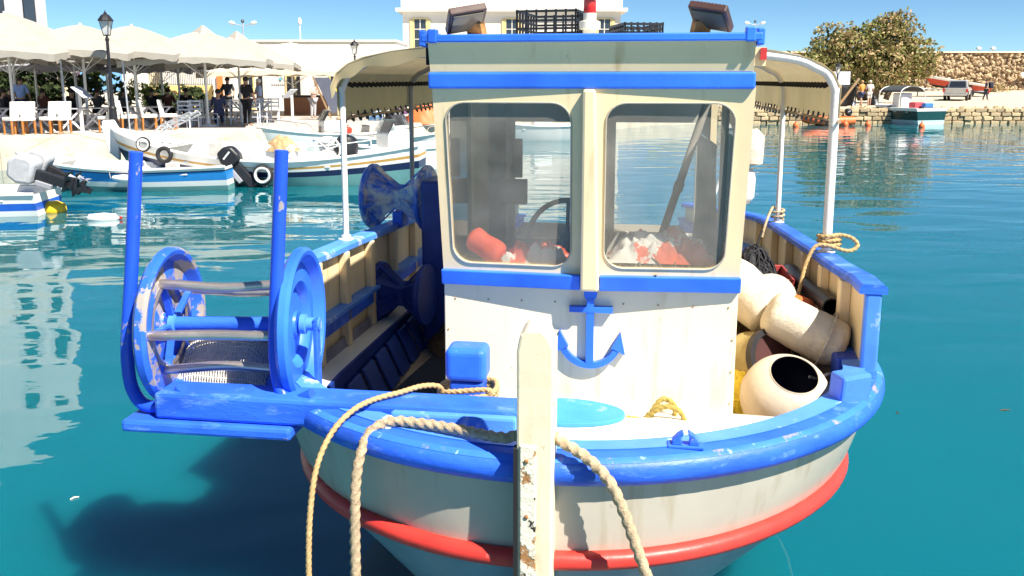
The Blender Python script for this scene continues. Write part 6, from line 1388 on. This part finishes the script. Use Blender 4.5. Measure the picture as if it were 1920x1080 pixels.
m = MB(); m.beam((-.3, -.35, 0), (1.0, -.2, 1.75), .10, .14); m.build('plank', M('brown_board', 0), t); m = MB(); m.bb(-1.1, 1.0, .02, .08, 1.30, 1.36); m.build('bar', IRON, t)
for x in (-1.05, .95): m = MB(); m.bb(x - .03, x + .03, .02, .08, 0, 1.30); m.build('post', IRON, t)
for i, (u, s_, mt, lb) in enumerate(((1590, .35, GELW, 'white bundle lying under the tamarisk tree, right of the plank'), (1600, .3, M('blue_white_bag', (.35, .45, .65), .7), 'pale blue bag under the tamarisk tree'), (1645, .4, IRON, 'dark bundle right of the bathers under the tree'), (1582, .3, M('dark_bundle', (.05, .05, .06), .8), 'dark bundle at the foot of the slanting plank'))):
    q = at(u, 196, 56); t = thing('bundle', lb, 'bundle', (q.x, 56 + i * .3, QZ), i); heap((0, 0, 0), s_, s_ * .8, s_ * 1.5, 60 + i).build('cloth', mt, t, smooth=60); m = MB(); m.lathe([(.05, 0), (.08, .08), (.03, .12)], 8, (0, 0, s_ * 1.45)); m.build('knot', mt, t, smooth=60)
# market goods and banners on the quay between restaurant and cabin
def hang(label, u, v, mat, h=1.3, w=.5, ct='garment', lean=0):
    q = on(u, v, QZ); t = thing('hanging_cloth', label, ct, (q.x, q.y, QZ), 0, 'goods on the quay by the cabin'); m = MB(); m.grid(lambda s, p: (lerp(-w / 2, w / 2, s) * (.7 + .5 * p) + lean * (1 - p), .08 * math.sin(s * 9) + .05, lerp(h, .25, p)), 8, 5); m.build('cloth', mat, t, smooth=60, solid=.03); m = MB(); m.tube([(lean, .1, 0), (lean, .1, h + .05)], .02, 6); m.tube([(lean - w / 2, .1, h), (lean + w / 2, .1, h)], .015, 6); m.build('stand', IRON, t); return t
hang('yellow cloth banner left of the other goods on the quay', 641, 225, M('yellow_cloth', (.72, .45, .03), .8), 1.3, .7); hang('amber cloth banner second of the goods on the quay', 657, 224, M('amber_cloth', (.62, .36, .04), .8), 1.0, .6)
hang('black garments on a stand on the quay', 674, 226, cl('black', 0), 1.6, .5); hang('dark green garment on a stand on the quay', 686, 224, cl('dkgreen', (.02, .08, .03)), 1.4, .5); hang('blue and white striped banner leaning by the boats', 703, 240, M('striped_banner', (.25, .45, .75), .7, chip=(.75, .75, .75), ca=.5, cs=4), 1.7, .4, 'banner', .3)
hang('mauve garment on a stand beside the boats', 750, 226, cl('mauve', (.45, .25, .5)), 1.3, .5); hang('red brown garment behind the dark ones', 697, 222, cl('rust', (.45, .14, .06)), 1.3, .3)
q = on(792, 232, QZ); t = thing('life_jackets', 'orange life jackets heaped with dark gear beside the cabin', 'life jackets', (q.x, q.y, QZ)); heap((0, 0, 0), .7, .5, .9, 71).build('orange_jackets', ORANGE, t, smooth=60); heap((0, 0, 0), .5, .4, .6, 72).build('dark_gear', IRON, t, smooth=60, loc=(-1.0, -.2, 0))
q = on(575, 215, QZ); t = thing('counter', 'brown kiosk counter with dark top behind the lectern', 'counter', (q.x, q.y, QZ)); m = MB(); m.bb(-1.0, 1.0, -.3, .3, 0, .85); m.build('front', M('brown_counter', (.25, .12, .07), .7), t); m = MB(); m.bb(-1.05, 1.05, -.35, .35, .852, .93); m.build('top', IRON, t)
q = on(608, 226, QZ); t = thing('leaning_frame', 'dark tilted display board with brown edge by the counter', 'display board', (q.x, q.y, QZ)); m = MB(); m.hexa([(.35, -.05, .3), (.95, -.05, .3), (.95, .05, .3), (.35, .05, .3), (-.35, .0, 1.75), (.25, .0, 1.75), (.25, .1, 1.75), (-.35, .1, 1.75)]); m.build('panel', M('slate_panel', (.10, .11, .15), .5), t); m = MB(); m.beam((.30, -.07, .1), (-.40, -.02, 1.8), .05, .06); m.build('edge', M('brown_board', 0), t); m = MB(); m.beam((.9, .1, 0), (.1, .1, 1.2), .05, .05); m.build('prop', IRON, t)

# flotsam
for i, (u, v, L_, rz, lb) in enumerate(((1885, 770, .09, 5, 'small dark twig floating at the right edge'), (1683, 775, .04, 80, 'tiny dark leaf floating right of the bow'), (455, 712, .06, 10, 'pale leaf floating below the net hauler'), (140, 935, .05, 40, 'pale leaf floating at the lower left'))):
    q = on(u, v, 0); t = thing('twig' if i == 0 else 'leaf', lb, 'flotsam', (q.x, q.y, 0.004), R(rz)); m = MB(); m.tube([(-L_ / 2, 0, 0), (0, .006, .002), (L_ / 2, 0, 0)], [.004, .006, .003], 6); m.build('stalk', BARK if i < 2 else WNET, t, smooth=60)
    m = MB(); m.add([(-L_ * .2, 0, .003), (0, L_ * .12, .004), (L_ * .4, 0, .003), (0, -L_ * .12, .004)], [(0, 1, 2, 3)]); m.build('blade', BARK if i < 2 else WNET, t, solid=.002)
